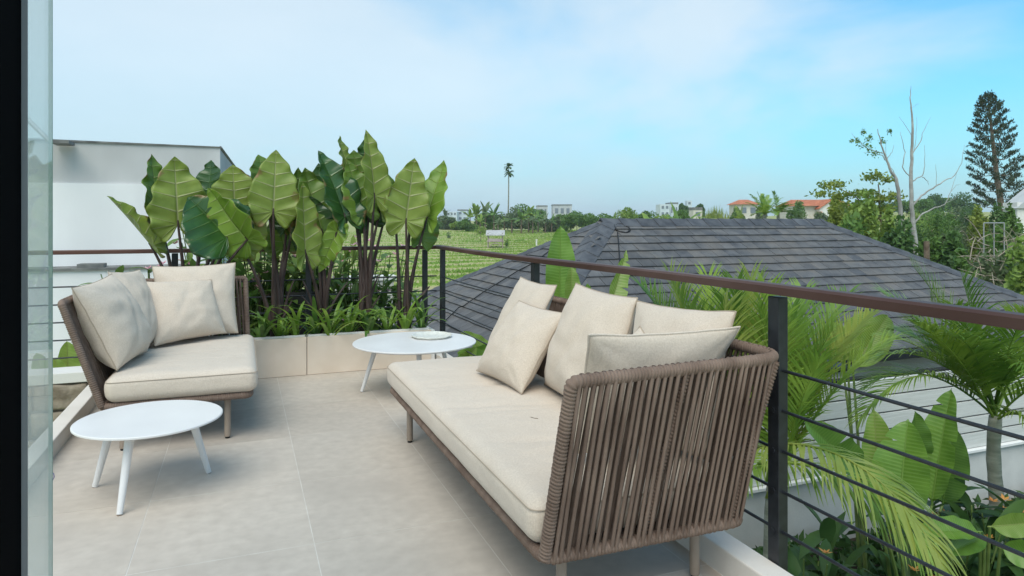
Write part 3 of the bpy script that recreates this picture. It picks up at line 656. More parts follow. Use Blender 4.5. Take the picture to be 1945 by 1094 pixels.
def pillow(C4, th, label, seed, m='linen2', group=None, sag=.5, piped=False):
    """C4: corners BL, BR, TR, TL in world space"""
    A, B, Cc, Dd = [Vector(c) for c in C4]; rng = random.Random(seed); NU = 44
    cen = (A + B + Cc + Dd) / 4; nrm = ((B - A).cross(Dd - A)).normalized()
    t = thing('pillow', cen, label, 'pillow', group)
    # put the origin at its bottom
    mb = MB(); idx = {}; vs = []; fs = []
    def prof(a): # height profile from the edge, 0..1
        x = 1 - abs(a); return (1 - (1 - min(1, x / .95)) ** 2.4) ** .56
    for s_ in (1, -1):
        for i in range(NU + 1):
            for j in range(NU + 1):
                u = -math.cos(math.pi * i / NU) ; v = -math.cos(math.pi * j / NU)
                u = .55 * u + .45 * (i / NU * 2 - 1); v = .55 * v + .45 * (j / NU * 2 - 1)
                # edges curve in between the corners
                pin = .055; uu = u * (1 - pin * (1 - v * v)); vv = v * (1 - pin * (1 - u * u))
                # settle: lower half fuller
                P = A.lerp(B, (uu + 1) / 2).lerp(Dd.lerp(Cc, (uu + 1) / 2), (vv + 1) / 2)
                hgt = 1.32 * th * prof(u) * prof(v) * (1 - .18 * v)
                wr = noise.noise(Vector((u * 1.6 + seed, v * 1.6, s_ * 3.0))) * .10 + noise.noise(Vector((u * 4 + seed, v * 4, s_ * 2.0 + 5))) * .05
                # creases radiating from corners
                for (cu, cv) in ((-1, -1), (1, -1), (1, 1), (-1, 1)):
                    du, dv = u - cu, v - cv; rr = math.hypot(du, dv); an = math.atan2(dv, du)
                    wr += .085 * math.sin(an * 9 + seed + cu * 2 + cv) * math.exp(-rr * 2.2) * min(1, rr * 5)
                wr += -.07 * math.exp(-((u * .9 - v * .5 - .15 * math.sin(seed)) / .10) ** 2) * (1 - v * v)
                hh = hgt * (1 + wr)
                e = noise.noise(Vector((u * 3 + seed * 2, v * 3, 9))) * .006
                P = P + nrm * (hh * s_ + e)
                if i in (0, NU) or j in (0, NU):
                    key = (i, j)
                    if key not in idx: idx[key] = len(vs); vs.append(P)
                else:
                    idx[(i, j, s_)] = len(vs); vs.append(P)
        g = lambda i, j: idx.get((i, j), idx.get((i, j, s_)))
        for i in range(NU):
            for j in range(NU):
                f = (g(i, j), g(i + 1, j), g(i + 1, j + 1), g(i, j + 1)); fs.append(f if s_ > 0 else f[::-1])
    mb.add(vs, fs); cov = mb.build('pillow_cover', M[m], t, auto=None)
    # seam cord around the edge
    ring = [idx[(i, 0)] for i in range(NU)] + [idx[(NU, j)] for j in range(NU)] + [idx[(i, NU)] for i in range(NU, 0, -1)] + [idx[(0, j)] for j in range(NU, 0, -1)]
    P = [vs[q] for q in ring]; P.append(P[0]); MB().tube(P, .0046 if piped else .0034, 6, cap=False).build('seam', M['seam'] if not piped else M['linen'], t)
    return t
gl = 'beige pillows on the small sofa'; gd = 'beige pillows on the daybed'
S = .46
pillow([pt(240, 690, 4.35), pt(297, 648, 5.0), pt(266, 512, 5.15), pt(205, 516, 4.70)], .085, 'beige pillow in the back corner of the small sofa, squeezed behind the foremost one', 21, group=gl)
pillow([pt(222, 704, 4.08), pt(280, 668, 4.62), pt(212, 520, 4.60), pt(136, 547, 3.96)], .11, 'large beige pillow with visible side seam, foremost against the small sofa left back', 22, group=gl)
pillow([(ptY(300, 652, 5.72)), ptY(452, 632, 5.74), ptY(447, 499, 5.93), ptY(289, 506, 5.93)], .085, 'largest upright beige pillow leaning on the far arm of the small sofa', 23, group=gl)
pillow([pt(294, 657, 4.78), pt(430, 632, 5.20), pt(401, 531, 5.30), pt(264, 535, 5.02)], .075, 'smaller square beige pillow propped in the middle of the small sofa', 24, group=gl)
pillow([(1.40, 4.06, .46), (1.40, 3.50, .46), (1.655, 3.50, .99), (1.665, 4.06, .995)], .06, 'beige pillow at the far end of the daybed, behind the small square one', 25, group=gd)
pillow([pt(905, 704, 4.00), pt(991, 748, 3.50), pt(1074, 595, 3.60), pt(986, 571, 4.0)], .07, 'small square beige pillow tilted forward on the open end of the daybed', 26, group=gd)
pillow([pt(1034, 730, 3.70), pt(1150, 815, 2.95), pt(1211, 566, 3.17), pt(1094, 538, 3.72)], .09, 'large beige pillow in the middle of the daybed back with a long diagonal crease', 27, group=gd)
pillow([pt(1190, 835, 2.80), pt(1335, 870, 2.50), pt(1398, 592, 2.58), pt(1208, 571, 3.18)], .08, 'wide beige pillow against the daybed back nearest the thick black railing post', 28, group=gd)
pillow([pt(1195, 800, 2.52), pt(1290, 720, 2.40), pt(1216, 620, 2.66), pt(1135, 705, 2.80)], .05, 'mostly hidden beige pillow showing one corner above the piped pillow', 29, group=gd)
pillow([(1.115, 2.27, .49), (1.62, 2.27, .49), pt(1405, 621, 2.56), pt(1118, 636, 2.33)], .07, 'piped beige pillow leaning on the near arm of the daybed', 30, group=gd, piped=True)
MB().tube([pt(1008, 792, 2.86), pt(1014, 794, 2.84), pt(1022, 795, 2.83)], .0015, 5).build('dry_twig', M['bark2']); tag(bpy.data.objects['dry_twig'], 'tiny dry brown twig lying on the daybed seat pad', 'twig')
bpy.data.objects['dry_twig'].location.z += .0

def round_table(c, R_, z, label, angs, lr_top, lr_bot, lr):
    t = thing('side_table', (c[0], c[1], 0), label, 'table', 'round white tables'); n = 72; mb = MB(); prof_ = [(0, z), (R_ - .004, z), (R_, z - .003), (R_, z - .010), (R_ - .025, z - .020), (0, z - .022)]; vs = []
    for (r, zz) in prof_[1:-1]:
        for k_ in range(n): vs.append((c[0] + r * math.cos(2 * math.pi * k_ / n), c[1] + r * math.sin(2 * math.pi * k_ / n), zz))
    m_ = len(prof_) - 2; fs = [(i * n + k_, (i + 1) * n + k_, (i + 1) * n + (k_ + 1) % n, i * n + (k_ + 1) % n) for i in range(m_ - 1) for k_ in range(n)]
    fs += [tuple(range(n)), tuple((m_ - 1) * n + k_ for k_ in range(n - 1, -1, -1))]
    mb.add(vs, fs).build('tabletop', M['white'], t, auto=25)
    for a in angs:
        a = R(a); P = [(c[0] + r * math.cos(a), c[1] + r * math.sin(a), zz) for r, zz in ((lr_bot, .004), (lr_top, z - .02))]
        lg = MB().tube([Vector(P[0]).lerp(Vector(P[1]), q) for q in (0, .5, 1)], [lr * .72, lr * .95, lr * 1.15], 16).build('leg', M['white'], t, auto=40)
        MB().tube([(P[0][0], P[0][1], 0), (P[0][0], P[0][1], .004)], lr * .6, 12).build('foot', M['leg'], lg)
    return t
round_table((-.432, 3.87), .338, .365, 'low round white side table in front of the small sofa', (152, 28, 252), .20, .30, .019)
round_table((1.277, 5.33), .485, .40, 'round white coffee table with a plate on it, between daybed and planter', (160, 32, 262), .30, .42, .018)
# textured white tray
tc_ = pt(820, 637, 5.62); n = 40; mb = MB(); vs = []; rings = [(0, .402), (.12, .402), (.148, .410), (.165, .422), (.168, .418), (.150, .4008)]
for r, z in rings[1:]:
    for k_ in range(n):
        a = 2 * math.pi * k_ / n; rr = r * (1 + .02 * math.sin(9 * a) + .012 * math.sin(17 * a)); vs.append((tc_.x + rr * math.cos(a), tc_.y + rr * math.sin(a), z + .0015 * math.sin(13 * a)))
m_ = len(rings) - 1; fs = [(i * n + k_, (i + 1) * n + k_, (i + 1) * n + (k_ + 1) % n, i * n + (k_ + 1) % n) for i in range(m_ - 1) for k_ in range(n)] + [tuple(range(n)), tuple((m_ - 1) * n + k_ for k_ in range(n - 1, -1, -1))]
o = mb.add(vs, fs).build('plate', mat('capiz shell', (.62, .62, .56), (.74, .74, .68), rough=.35, spec=.5, scale=30, bump=.5, bscale=60), auto=60); tag(o, 'oval cream shell plate lying on the round coffee table', 'plate')

# ------------------------------------------------------------------ left side: stone wall and neighbour's white building
sw = thing('stone_wall', (-1.6, 6.3, -3.3), 'rough brown stone wall with white coping left of the small sofa', 'wall')
MB().box((-3.6, 6.30, -3.3), (-1.12, 6.50, .085)).build('wall_core', M['mortar'], sw, smooth=False)
MB().box((-3.65, 6.25, .0855), (-1.105, 6.52, .165)).build('coping', M['plaster'], sw, smooth=False, bevel=.004)
rng = random.Random(5); zrow = .083
for row in range(5):
    hgt = rng.uniform(.16, .24); x = -1.13
    while x > -2.6:
        wd = rng.uniform(.22, .42)
        cl = (x - wd + .008, 6.262 - rng.uniform(0, .014), zrow - hgt + .008); ch = (x - .008, 6.31, zrow - .008)
        rbox(cl, ch, .02, 10, 2, 8, lambda w_, p, H_: w_ + Vector((noise.noise(w_ * 9) * .014, noise.noise(w_ * 13) * .02, noise.noise(w_ * 8 + Vector((3, 1, 2))) * .014))).build('stone', M['stone'], sw, auto=None)
        x -= wd
    zrow -= hgt
nb = thing('white_building', (-3, 9.6, -3.3), 'white plastered neighbour building with a weathered grey upper band at the left', 'building')
yB = 9.95
zt = lambda px, py, Y=yB: ptY(px, py, Y)
a0 = zt(100, 266); a1_ = zt(418, 280)
# front wall as sloped-top prism
def wallprism(x0, x1, y0, y1, zb0, z0, z1):
    return MB().add([(x0, y0, zb0), (x1, y0, zb0), (x1, y1, zb0), (x0, y1, zb0), (x0, y0, z0), (x1, y0, z1), (x1, y1, z1), (x0, y1, z0)], [(0, 3, 2, 1), (4, 5, 6, 7), (0, 1, 5, 4), (1, 2, 6, 5), (2, 3, 7, 6), (3, 0, 4, 7)])
zm0 = zt(100, 350).z; zm1 = zt(418, 352).z
sl_ = (a1_.z - a0.z) / (a1_.x - a0.x); xl = -9.0; zl = a0.z + sl_ * (xl - a0.x)
wallprism(xl, a1_.x, yB, yB + .25, -3.3, zm0 - .0, zm1).build('lower_wall', M['nwhite'], nb, smooth=False)
wallprism(xl, a1_.x, yB + .03, yB + .25, zm0 + .002, zl, a1_.z).build('upper_wall', M['ngrey'], nb, smooth=False)
wallprism(xl, a1_.x + .01, yB + .01, yB + .28, min(zl, a1_.z) , zl + .012, a1_.z + .012).build('flashing', M['flash'], nb, smooth=False)
# receding side with falling top
s0 = zt(445, 318, yB + 1.6)
MB().add([(a1_.x, yB + .255, -3.3), (s0.x, yB + 1.6, -3.3), (s0.x, yB + 1.6, s0.z), (a1_.x, yB + .255, a1_.z - .004), (a1_.x - .3, yB + .255, -3.3), (s0.x - .3, yB + 1.6, -3.3), (s0.x - .3, yB + 1.6, s0.z), (a1_.x - .3, yB + .255, a1_.z - .004)],
         [(0, 1, 2, 3), (4, 7, 6, 5), (3, 2, 6, 7), (1, 5, 6, 2)]).build('side_wall', M['ngrey'], nb, smooth=False)
MB().tube([(a1_.x, yB + .2, a1_.z + .02), (s0.x, yB + 1.6, s0.z + .02)], .022, 5).build('flashing', M['flash'], nb)
q = zt(113, 269, yB - .3); MB().box((q.x - .09, yB - .32, q.z - .02), (q.x + .1, yB - .005, q.z + .02)).build('roof_bracket', M['flash'], nb, smooth=False)
MB().tube([q + Vector((-.1, 0, 0)), q + Vector((-.6, .1, .55))], .03, 6).build('brace', M['alu'], nb)
lz = zt(150, 514, yB - .45).z
lx1 = zt(300, 520, yB - .45).x
MB().box((xl, yB - .45, -3.3), (lx1 + .5, yB - .006, lz)).build('lower_block', M['nwhite'], nb, smooth=False)
MB().box((xl, yB - .48, lz + .001), (lx1 + .52, yB - .004, lz + .03)).build('ledge', M['flash'], nb, smooth=False)
q = zt(172, 510, yB - .4); MB().box((q.x - .14, yB - .42, lz + .031), (q.x + .14, yB - .2, lz + .075)).build('roof_box', M['flash'], nb, smooth=False)
# cream garden wall with arch at the far right of the planter
cw = thing('cream_wall', (1.5, 9.3, -3.3), 'low cream wall with a rounded arch seen between the right stems', 'wall')
p0 = zt(640, 535, 9.3); p1 = zt(748, 537, 9.3)
MB().box((p0.x, 9.3, -3.3), (p1.x, 9.5, p0.z)).build('wall_body', M['cream'], cw, smooth=False)
MB().box((p0.x - .03, 9.27, p0.z + .001), (p1.x + .03, 9.53, p0.z + .06)).build('coping', M['plaster'], cw, smooth=False)
ac = zt(718, 585, 9.27); mb = MB(); mb.tube([(ac.x + .22 * math.cos(a), 9.285, ac.z - .05 + .22 * math.sin(a)) for a in np.linspace(0, math.pi, 14)], .025, 6); mb.build('arch_moulding', M['plaster'], cw)

# ------------------------------------------------------------------ neighbour house with hipped slate roof
RY, RZr = 10.6, 1.345; EZ = -.55; YF = 7.35; YBk = 14.1
RA = Vector((5.96, RY, RZr)); RB = Vector((10.9, RY, RZr)); FA = Vector((2.75, YF, EZ)); FB = Vector((14.15, YF, EZ)); BA = Vector((2.6, YBk, EZ)); BB = Vector((14.1, YBk, EZ))
hs = thing('slate_roof_house', (8, 10.5, -3.3), 'neighbour house with a large dark slate hipped roof beyond the side railing', 'house')
MB().box((3.2, YF + .5, -3.3), (13.6, YBk - .5, EZ - .1)).build('wall', M['plaster'], hs, smooth=False)
deck = MB().add([RA, RB, FA, FB, BA, BB] , [(0, 2, 3, 1), (0, 4, 2), (1, 3, 5), (0, 1, 5, 4), (2, 4, 5, 3)]).build('roof', M['deck'], hs, smooth=False)
MB().box((FA.x, YF - .09, EZ - .14), (FB.x, YF - .02, EZ - .01)).build('gutter', M['steel'], hs, smooth=False, bevel=.02)
MB().tube([BA + Vector((-.05, 0, -.04)), FA + Vector((-.05, 0, -.04))], .06, 8).build('gutter', M['steel'], hs)
shl = MB().box((-.5, -.02, 0), (.5, 1.0, 1))  # unit shingle; scaled per piece
def shingle_mesh(m, w_, l_, th):
    return MB().add([(-w_ / 2, 0, 0), (w_ / 2, 0, 0), (w_ / 2, l_, 0), (-w_ / 2, l_, 0), (-w_ / 2, 0, th), (w_ / 2, 0, th), (w_ / 2, l_, .003), (-w_ / 2, l_, .003)], [(0, 3, 2, 1), (4, 5, 6, 7), (0, 1, 5, 4), (1, 2, 6, 5), (2, 3, 7, 6), (3, 0, 4, 7)]).mesh('shingle', m, smooth=False)
SHM = [shingle_mesh(M[k_], .244, .30, .034) for k_ in ('slate', 'slate2', 'slate3', 'slate', 'slate2')]
cands = []
def shingle_plane(e0, e1, r0, r1, expo, wd):
    """courses from the eave e0-e1 up to the ridge r0-r1"""
    ax = (e1 - e0).normalized(); up0 = ((r0 + r1) / 2 - (e0 + e1) / 2); up = (up0 - ax * up0.dot(ax)); sl__ = up.length; up.normalize(); nrm = ax.cross(up).normalized()
    if nrm.z < 0: nrm = -nrm
    nC = int(sl__ / expo) + 1
    la = (r0 - e0).dot(ax) / sl__; lbm = (r1 - e1).dot(ax) / sl__; W0 = (e1 - e0).length
    for c_ in range(nC):
        v = c_ * expo; x0 = la * v - .05; x1 = W0 + lbm * v + .05; off = (c_ % 2) * wd * .5 + random.uniform(-.03, .03); x = x0 - off
        if v > sl__ - .12: continue
        while x < x1:
            xc = x + wd / 2
            lim0 = la * (v + expo * .5) + .05; lim1 = W0 + lbm * (v + expo * .5) - .05
            if lim0 < xc < lim1:
                p = e0 + ax * (xc + random.uniform(-.004, .004)) + up * (v - .03 + random.uniform(-.006, .006)) + nrm * (.006 + random.uniform(0, .004))
                cands.append((p, ax, up, nrm, random.random()))
            x += wd
shingle_plane(FA, FB, RA, RB, .233, .25)
nfront = len(cands)
shingle_plane(BA, FA, RA, RA, .233, .25)
def proj(p):
    d = p.x * ss + p.y * cc; u = p.x * cc - p.y * ss; return CX + u / d * FPX, HOR + (EYE - p.z) / d * FPX, d
def vis(p):
    x, y, d = proj(p); return (980 < x < 1950 and 415 < y < 700) or (735 < x < 990 and 440 < y < 690)
vi = sorted([i for i in range(len(cands)) if vis(cands[i][0])], key=lambda i: proj(cands[i][0])[2])
ind = set(vi[:300]); stuffs = [MB() for _ in range(5)]
def mtx(c_):
    p, ax, up, nrm, r = c_; return Matrix(((ax.x, up.x, nrm.x, p.x), (ax.y, up.y, nrm.y, p.y), (ax.z, up.z, nrm.z, p.z), (0, 0, 0, 1)))
hl = Vector(hs.location)
for i, c_ in enumerate(cands):
    kx = int(c_[4] * 4.999); mt = mtx(c_) @ Matrix.Rotation((c_[4] - .5) * .012, 4, 'Z')
    if c_[1].cross(c_[2]).dot(c_[3]) < 0: mt = mt @ Matrix.Scale(-1, 4, (1, 0, 0))
    if i in ind:
        o = link('shingle', SHM[kx], deck); o.matrix_basis = Matrix.Translation(-hl) @ mt
    else:
        me = SHM[kx]; stuffs[kx].add([mt @ v.co for v in me.vertices], [tuple(p.vertices) for p in me.polygons])
mall = MB()
so_ = None
for kx, mb in enumerate(stuffs):
    if kx == 0:
        mall = MB(); 
# one joined part, with the five slate tones as material slots
V = []; F = []; MI = []
for kx, mb in enumerate(stuffs):
    o_ = len(V); V += mb.v; F += [tuple(i + o_ for i in f) for f in mb.f]; MI += [kx] * len(mb.f)
me = bpy.data.meshes.new('shingles'); me.from_pydata([tuple(Vector(v) - hl) for v in V], [], F)
for k_ in ('slate', 'slate2', 'slate3', 'slate', 'slate2'): me.materials.append(M[k_])
me.polygons.foreach_set('material_index', MI); o = link('shingles', me, deck); o['kind'] = 'stuff'
# ridge and hip caps
def caps(a, b_, wd, n1, n2, step=.36, seed=0):
    """overlapping cap tiles; n1, n2 are the normals of the two roof planes they straddle"""
    d = (b_ - a); ln = d.length; t = d.normalized(); n = int(ln / step) + 1; rg = random.Random(seed)
    l_ = t.cross(Vector((0, 0, 1))).normalized()
    def side(v):
        c1 = [v + Vector((0, 0, -(q.x * v.x + q.y * v.y) / q.z)) for q in (n1, n2)]; return max(c1, key=lambda w_: -w_.z)
    sl = side(l_ * wd); sr = side(-l_ * wd)
    for i in range(n):
        s_ = a + t * (i * step); e = a + t * min(ln, (i + 1) * step + .06); u1 = .056 + rg.uniform(0, .004); u2 = .042
        q = [s_ + Vector((0, 0, u1)) + sl, s_ + Vector((0, 0, u1 + .012)), s_ + Vector((0, 0, u1)) + sr, e + Vector((0, 0, u2)) + sl, e + Vector((0, 0, u2 + .012)), e + Vector((0, 0, u2)) + sr]
        th = Vector((0, 0, .026)); vs = q + [v - th for v in q]
        MB().add(vs, [(0, 3, 4, 1), (1, 4, 5, 2), (6, 7, 10, 9), (7, 8, 11, 10), (0, 1, 7, 6), (1, 2, 8, 7), (3, 9, 10, 4), (4, 10, 11, 5), (0, 6, 9, 3), (2, 5, 11, 8)]).build('ridge_cap', M['cap'], deck, smooth=False)
def pn(a, b_, c_):
    q = (b_ - a).cross(c_ - a).normalized(); return q if q.z > 0 else -q
nF = pn(RA, RB, FA); nL = pn(RA, FA, BA); nB = pn(RA, RB, BA); nR = pn(RB, FB, BB)
caps(RA - Vector((.1, 0, 0)), RB + Vector((.1, 0, 0)), .21, nF, nB)
caps(FA, RA, .22, nF, nL, seed=1); caps(FB, RB, .20, nF, nR, seed=2); caps(BA, RA, .20, nL, nB, seed=3)
# coil of cable on the ridge and loose cable down the slope
cb = thing('cable_coil', (6.1, 10.3, 1.2), 'coil of black cable lying on the ridge of the slate roof', 'cable')
mb = MB(); cpt = pt(1180, 438, 11.9); upv = (RA - Vector((RA.x, YF, EZ))).normalized(); P = []
for i in range(140):
    a = i * .28; r = .135 + .012 * math.sin(i * .37); P.append(cpt + Vector((1, 0, 0)) * (r * 1.05 * math.cos(a)) + upv * (r * 1.05 * math.sin(a)) + Vector((0, -.5, .85)) * (.035 + .02 * math.sin(i * .9)))
mb.tube(P, .010, 5); mb.build('coil', M['cable'], cb)
mb = MB(); P = []
for (x, y) in ((1172, 446), (1174, 470), (1176, 500), (1173, 520), (1178, 545), (1180, 570)):
    a = (y - HOR); # intersect ray with the front plane
    o0 = Vector((0, 0, EYE)); dr = pt(x, y, 1) - o0; nrm = (RB - RA).cross(FA - RA); tt = (RA - o0).dot(nrm) / dr.dot(nrm); P.append(o0 + dr * tt + Vector((0, -.02, .05)))
mb.tube(P, .009, 5); mb.build('cable', M['cable'], cb)
mb = MB(); P = []
for (x, y) in ((840, 622), (872, 590), (880, 588), (920, 560), (985, 520), (1015, 505), (1060, 470)):
    o0 = Vector((0, 0, EYE)); dr = pt(x, y, 1) - o0; nrm = (BA - RA).cross(FA - RA); tt = (RA - o0).dot(nrm) / dr.dot(nrm); P.append(o0 + dr * tt + Vector((-.01, -.02, .06)))
mb.tube(P, .010, 5); mb.build('cable', M['cable'], cb)

# ------------------------------------------------------------------ plank boundary wall to the right
pw = thing('plank_wall', (6, 5.65, -3.3), 'pale boundary wall with horizontal cement boards and dark gaps, behind the palms', 'wall')
YW = 5.6; W0x, W1x = 2.25, 14.0
MB().box((W0x, YW + .05, -3.3), (W1x, YW + .25, -1.44)).build('base_wall', M['render'], pw, smooth=False)
MB().box((W0x, YW + .005, -1.4395), (W1x, YW + .25, -1.405)).build('ledge', M['plaster'], pw, smooth=False, bevel=.004)
MB().box((W0x, YW + .12, -1.4045), (W1x, YW + .22, -.42)).build('backing', M['gap'], pw, smooth=False)
for i in range(5):
    z0 = -1.398 + i * .196; MB().box((W0x, YW + .06, z0), (W1x, YW + .10, z0 + .178)).build('plank', M['siding'], pw, smooth=False, bevel=.003)
sp = thing('low_roof_cap', pt(1545, 695, 8.3), 'short dark capped pillar top between post and palm fronds', 'pillar')
q = pt(1532, 690, 8.3); MB().box((q.x - .30, q.y - .3, -3.3), (q.x + .3, q.y + .3, q.z - .05)).build('pillar', M['render'], sp, smooth=False)
MB().box((q.x - .36, q.y - .36, q.z - .049), (q.x + .36, q.y + .36, q.z + .02)).build('cap', M['steel'], sp, smooth=False, bevel=.02)

# ------------------------------------------------------------------ palms
def frond_mb(mb, base, d, ln, droop, nl, ll, lw, seed, vee=.35, hang=.5, rach=.012, start=.12, spread=65):
    rng = random.Random(seed); p = Vector(base); d = Vector(d).normalized(); NS = 14; P = [p.copy()]; T = []
    for i in range(NS):
        d = (d + Vector((0, 0, -droop / NS * (.5 + 1.4 * i / NS)))).normalized(); T.append(d.copy()); p = p + d * (ln / NS); P.append(p.copy())
    T.append(d.copy()); mb.tube(P, [rach * (1 - .85 * i / NS) for i in range(NS + 1)], 5)
    vs = []; fs = []
    for k_ in range(nl):
        t = start + (1 - start) * (k_ + rng.uniform(-.3, .3)) / nl; t = max(0, min(.999, t)); f = t * NS; i = int(f); q = P[i].lerp(P[i + 1], f - i); td = T[i]
        sidev = td.cross(Vector((0, 0, 1)));
        if sidev.length < 1e-3: sidev = Vector((1, 0, 0))
        sidev.normalize(); upv_ = sidev.cross(td).normalized()
        for s_ in (1, -1):
            L_ = ll * (math.sin(math.pi * (.14 + .80 * t)) ** .55) * rng.uniform(.82, 1.1); an = R(spread * (1 - .55 * t) + rng.uniform(-7, 7))
            dv = (td * math.cos(an) + sidev * (s_ * math.sin(an)) + upv_ * (vee + rng.uniform(-.12, .12))).normalized(); W = lw * rng.uniform(.75, 1.15)
            q0 = q.copy(); o_ = len(vs); M_ = 4; wd_ = dv.cross(upv_).normalized()
            for m__ in range(M_ + 1):
                tt = m__ / M_; ww = W * (.45, 1, .9, .55, .04)[m__] * .5
                vs += [q0 + wd_ * ww, q0 - wd_ * ww]; dv = (dv + Vector((0, 0, -hang * (.18 + .5 * tt)))).normalized(); q0 = q0 + dv * (L_ / M_)
            for m__ in range(M_): a = o_ + m__ * 2; fs.append((a, a + 1, a + 3, a + 2))
    mb.add(vs, fs)
def dirto(a, b_): return (Vector(b_) - Vector(a))
# areca palm A, behind the daybed
def palm(name, loc, label, fr, trunk=None, group=None, mats=('f_palm', 'f_palm2', 'f_palmy'), stems=None):
    t = thing(name, loc, label, 'palm', group)
    if trunk:
        P, r0, r1 = trunk; rs_ = []; n = len(P)
        for i in range(n): rs_.append(r0 + (r1 - r0) * i / (n - 1) + (.004 if i % 2 else 0))
        MB().tube(P, rs_, 12).build('trunk', M['barkgr'], t, auto=None)
    for i, f in enumerate(fr):
        mb = MB(); frond_mb(mb, *f[:8], **(f[8] if len(f) > 8 else {})); mb.build('frond', M[f[9] if len(f) > 9 else mats[i % len(mats)]], t, auto=None)
    return t
PA = pt(1470, 930, 5.0); PA2 = pt(1400, 900, 5.1)
fr = []
targets = [(1262, 590, 5.4), (1302, 575, 5.0), (1410, 575, 5.5), (1445, 590, 5.0), (1520, 560, 5.6), (1605, 620, 5.5), (1540, 700, 4.6), (1240, 560, 5.6), (1285, 545, 5.5), (1350, 545, 5.7), (1395, 560, 5.3), (1430, 545, 5.7), (1460, 570, 5.2), (1590, 560, 5.6), (1630, 600, 5.3), (1660, 650, 5.0), (1500, 600, 5.4), (1380, 600, 5.0), (1560, 640, 5.0), (1330, 620, 5.1),(1470,640,5.2)]
for i, (x, y, d) in enumerate(targets):
    b0 = PA2 if x < 1420 else PA; b0 = b0 + Vector((random.uniform(-.1, .1), random.uniform(-.1, .1), random.uniform(-.1, .2))); tg = pt(x, y, d); v = tg - b0; hl_ = math.hypot(v.x, v.y)
    dr_ = .75 if x > 1500 else .5
    d0 = v + Vector((0, 0, v.length * dr_ * .42)); fr.append((b0, d0, v.length * 1.08, dr_, 50, .42, .016, 900 + i, dict(vee=.45, hang=.35 if y < 650 else .6, start=.22, spread=48)))
fr.append((pt(1440, 850, 4.4), (pt(1560, 850, 3.9) - pt(1440, 880, 4.3)), 1.35, 1.55, 46, .46, .022, 951, dict(vee=.1, hang=.75, start=.02, spread=55), 'f_palmy'))
fr.append((pt(1440, 880, 4.6), (pt(1600, 860, 4.2) - pt(1440, 880, 4.6)), 1.3, 1.5, 40, .42, .022, 952, dict(vee=.1, hang=.8, start=.05, spread=55), 'f_palm'))
fr.append((pt(1500, 860, 4.9), (pt(1395, 850, 4.5) - pt(1500, 870, 4.9)), .7, 1.2, 22, .2, .022, 953, dict(vee=.1, hang=.6, start=.1), 'f_palm'))
palm('areca_palm', PA - Vector((0, 0, PA.z + 3.3)), 'dense bright green areca palm fanning out behind the daybed arm', fr,
     trunk=([Vector((PA.x + .05 * math.sin(i * .5), PA.y, -3.3 + (PA.z + 3.4) * i / 12)) for i in range(13)], .05, .035), group='areca palms in the garden')
PB = pt(1890, 790, 5.85); fr = []
tg = [(1760, 458, 6.1, .5), (1838, 470, 5.9, .4), (1715, 500, 6.3, .6), (1770, 560, 5.4, .6), (1830, 600, 5.3, .8), (1700, 640, 5.7, 1.1), (1745, 600, 6.3, .8), (1950, 700, 5.2, 1.3),(1790, 520, 6.0, .5), (1672, 735, 5.5, 1.5), (1690, 690, 5.9, 1.3), (1720, 620, 6.1, .8), (1765, 590, 5.6, .8), (1990, 620, 5.6, 1), (2020, 700, 5.4, 1.2), (1960, 640, 6.3, .8), (1830, 560, 5.5, .6), (1935, 600, 5.4, .7), (1980, 800, 5.3, 1.6), (1800, 640, 6.2, .9)]
for i, (x, y, d, dr_) in enumerate(tg):
    y = y + max(0, (700 - y)) * .36
    tgp = pt(x, y, d); v = tgp - PB; d0 = v + Vector((0, 0, v.length * dr_ * .38)); fr.append((PB + Vector((0, 0, random.uniform(-.05, .12))), d0, v.length * (1.08 + .12 * dr_), dr_, 50, .40, .016, 1000 + i, dict(vee=.35, hang=.45, start=.2, spread=52)))
palm('areca_palm', (PB.x, PB.y, -3.3), 'single trunked garden palm at the right edge with a frond arching to the left', fr,
     trunk=([Vector((PB.x + .02 * math.sin(i * .8), PB.y, -3.3 + (PB.z + 3.3) * i / 24)) for i in range(25)], .075, .048), group='areca palms in the garden', mats=('f_palm', 'f_palm2', 'f_palm'))

# banana / heliconia plants
def banana(loc, label, leaves, group='banana plants around the terrace', cat='plant', name='banana_plant'):
    t = thing(name, loc, label, cat, group)
    for i, (b0, b1, wpx, d0, d1, roll, mm, tear) in enumerate(leaves):
        base = pt(*b0, d0); tip = pt(*b1, d1); mb = MB(); paddle_leaf(mb, base, tip, wpx * d0 / FPX, R(roll), fold=.3, bend=.08, seed=1200 + i, tear=tear)
        lf = mb.build('leaf', M[mm], t, auto=None)
        MB().tube(arc(Vector(loc) + Vector((random.uniform(-.04, .04), random.uniform(-.04, .04), 0)), base, ((Vector(loc) - base).x * .15, 0, 0), 8), [.022 - .0018 * q for q in range(8)], 7).build('stem', M['gstem'], t)
    return t
BEDZ = -2.15
tag(MB().box((1.84, 1.02, -3.3), (13.9, 5.64, BEDZ)).build('garden_bed', M['soil'], smooth=False), kind='structure')
def gnd(px, py, d): p = pt(px, py, d); return Vector((p.x, p.y, BEDZ if p.y < 5.6 and p.x > 1.84 else -3.3))
banana(gnd(1715, 900, 5.2), 'banana plant with broad upright leaves in front of the plank wall', [
    ((1705, 1004), (1722, 796), 100, 4.8, 4.9, -8, 'ban', 1), ((1668, 968), (1664, 778), 64, 5.1, 5.2, 15, 'ban_l', 0), ((1770, 960), (1800, 738), 66, 5.3, 5.3, -20, 'ban', 1), ((1790, 960), (1812, 812), 70, 5.5, 5.5, 0, 'ban_d', 2),
    ((1640, 905), (1536, 800), 62, 4.5, 4.4, 25, 'ban_d', 1), ((1735, 900), (1745, 785), 50, 5.4, 5.3, 40, 'ban_d', 0)])
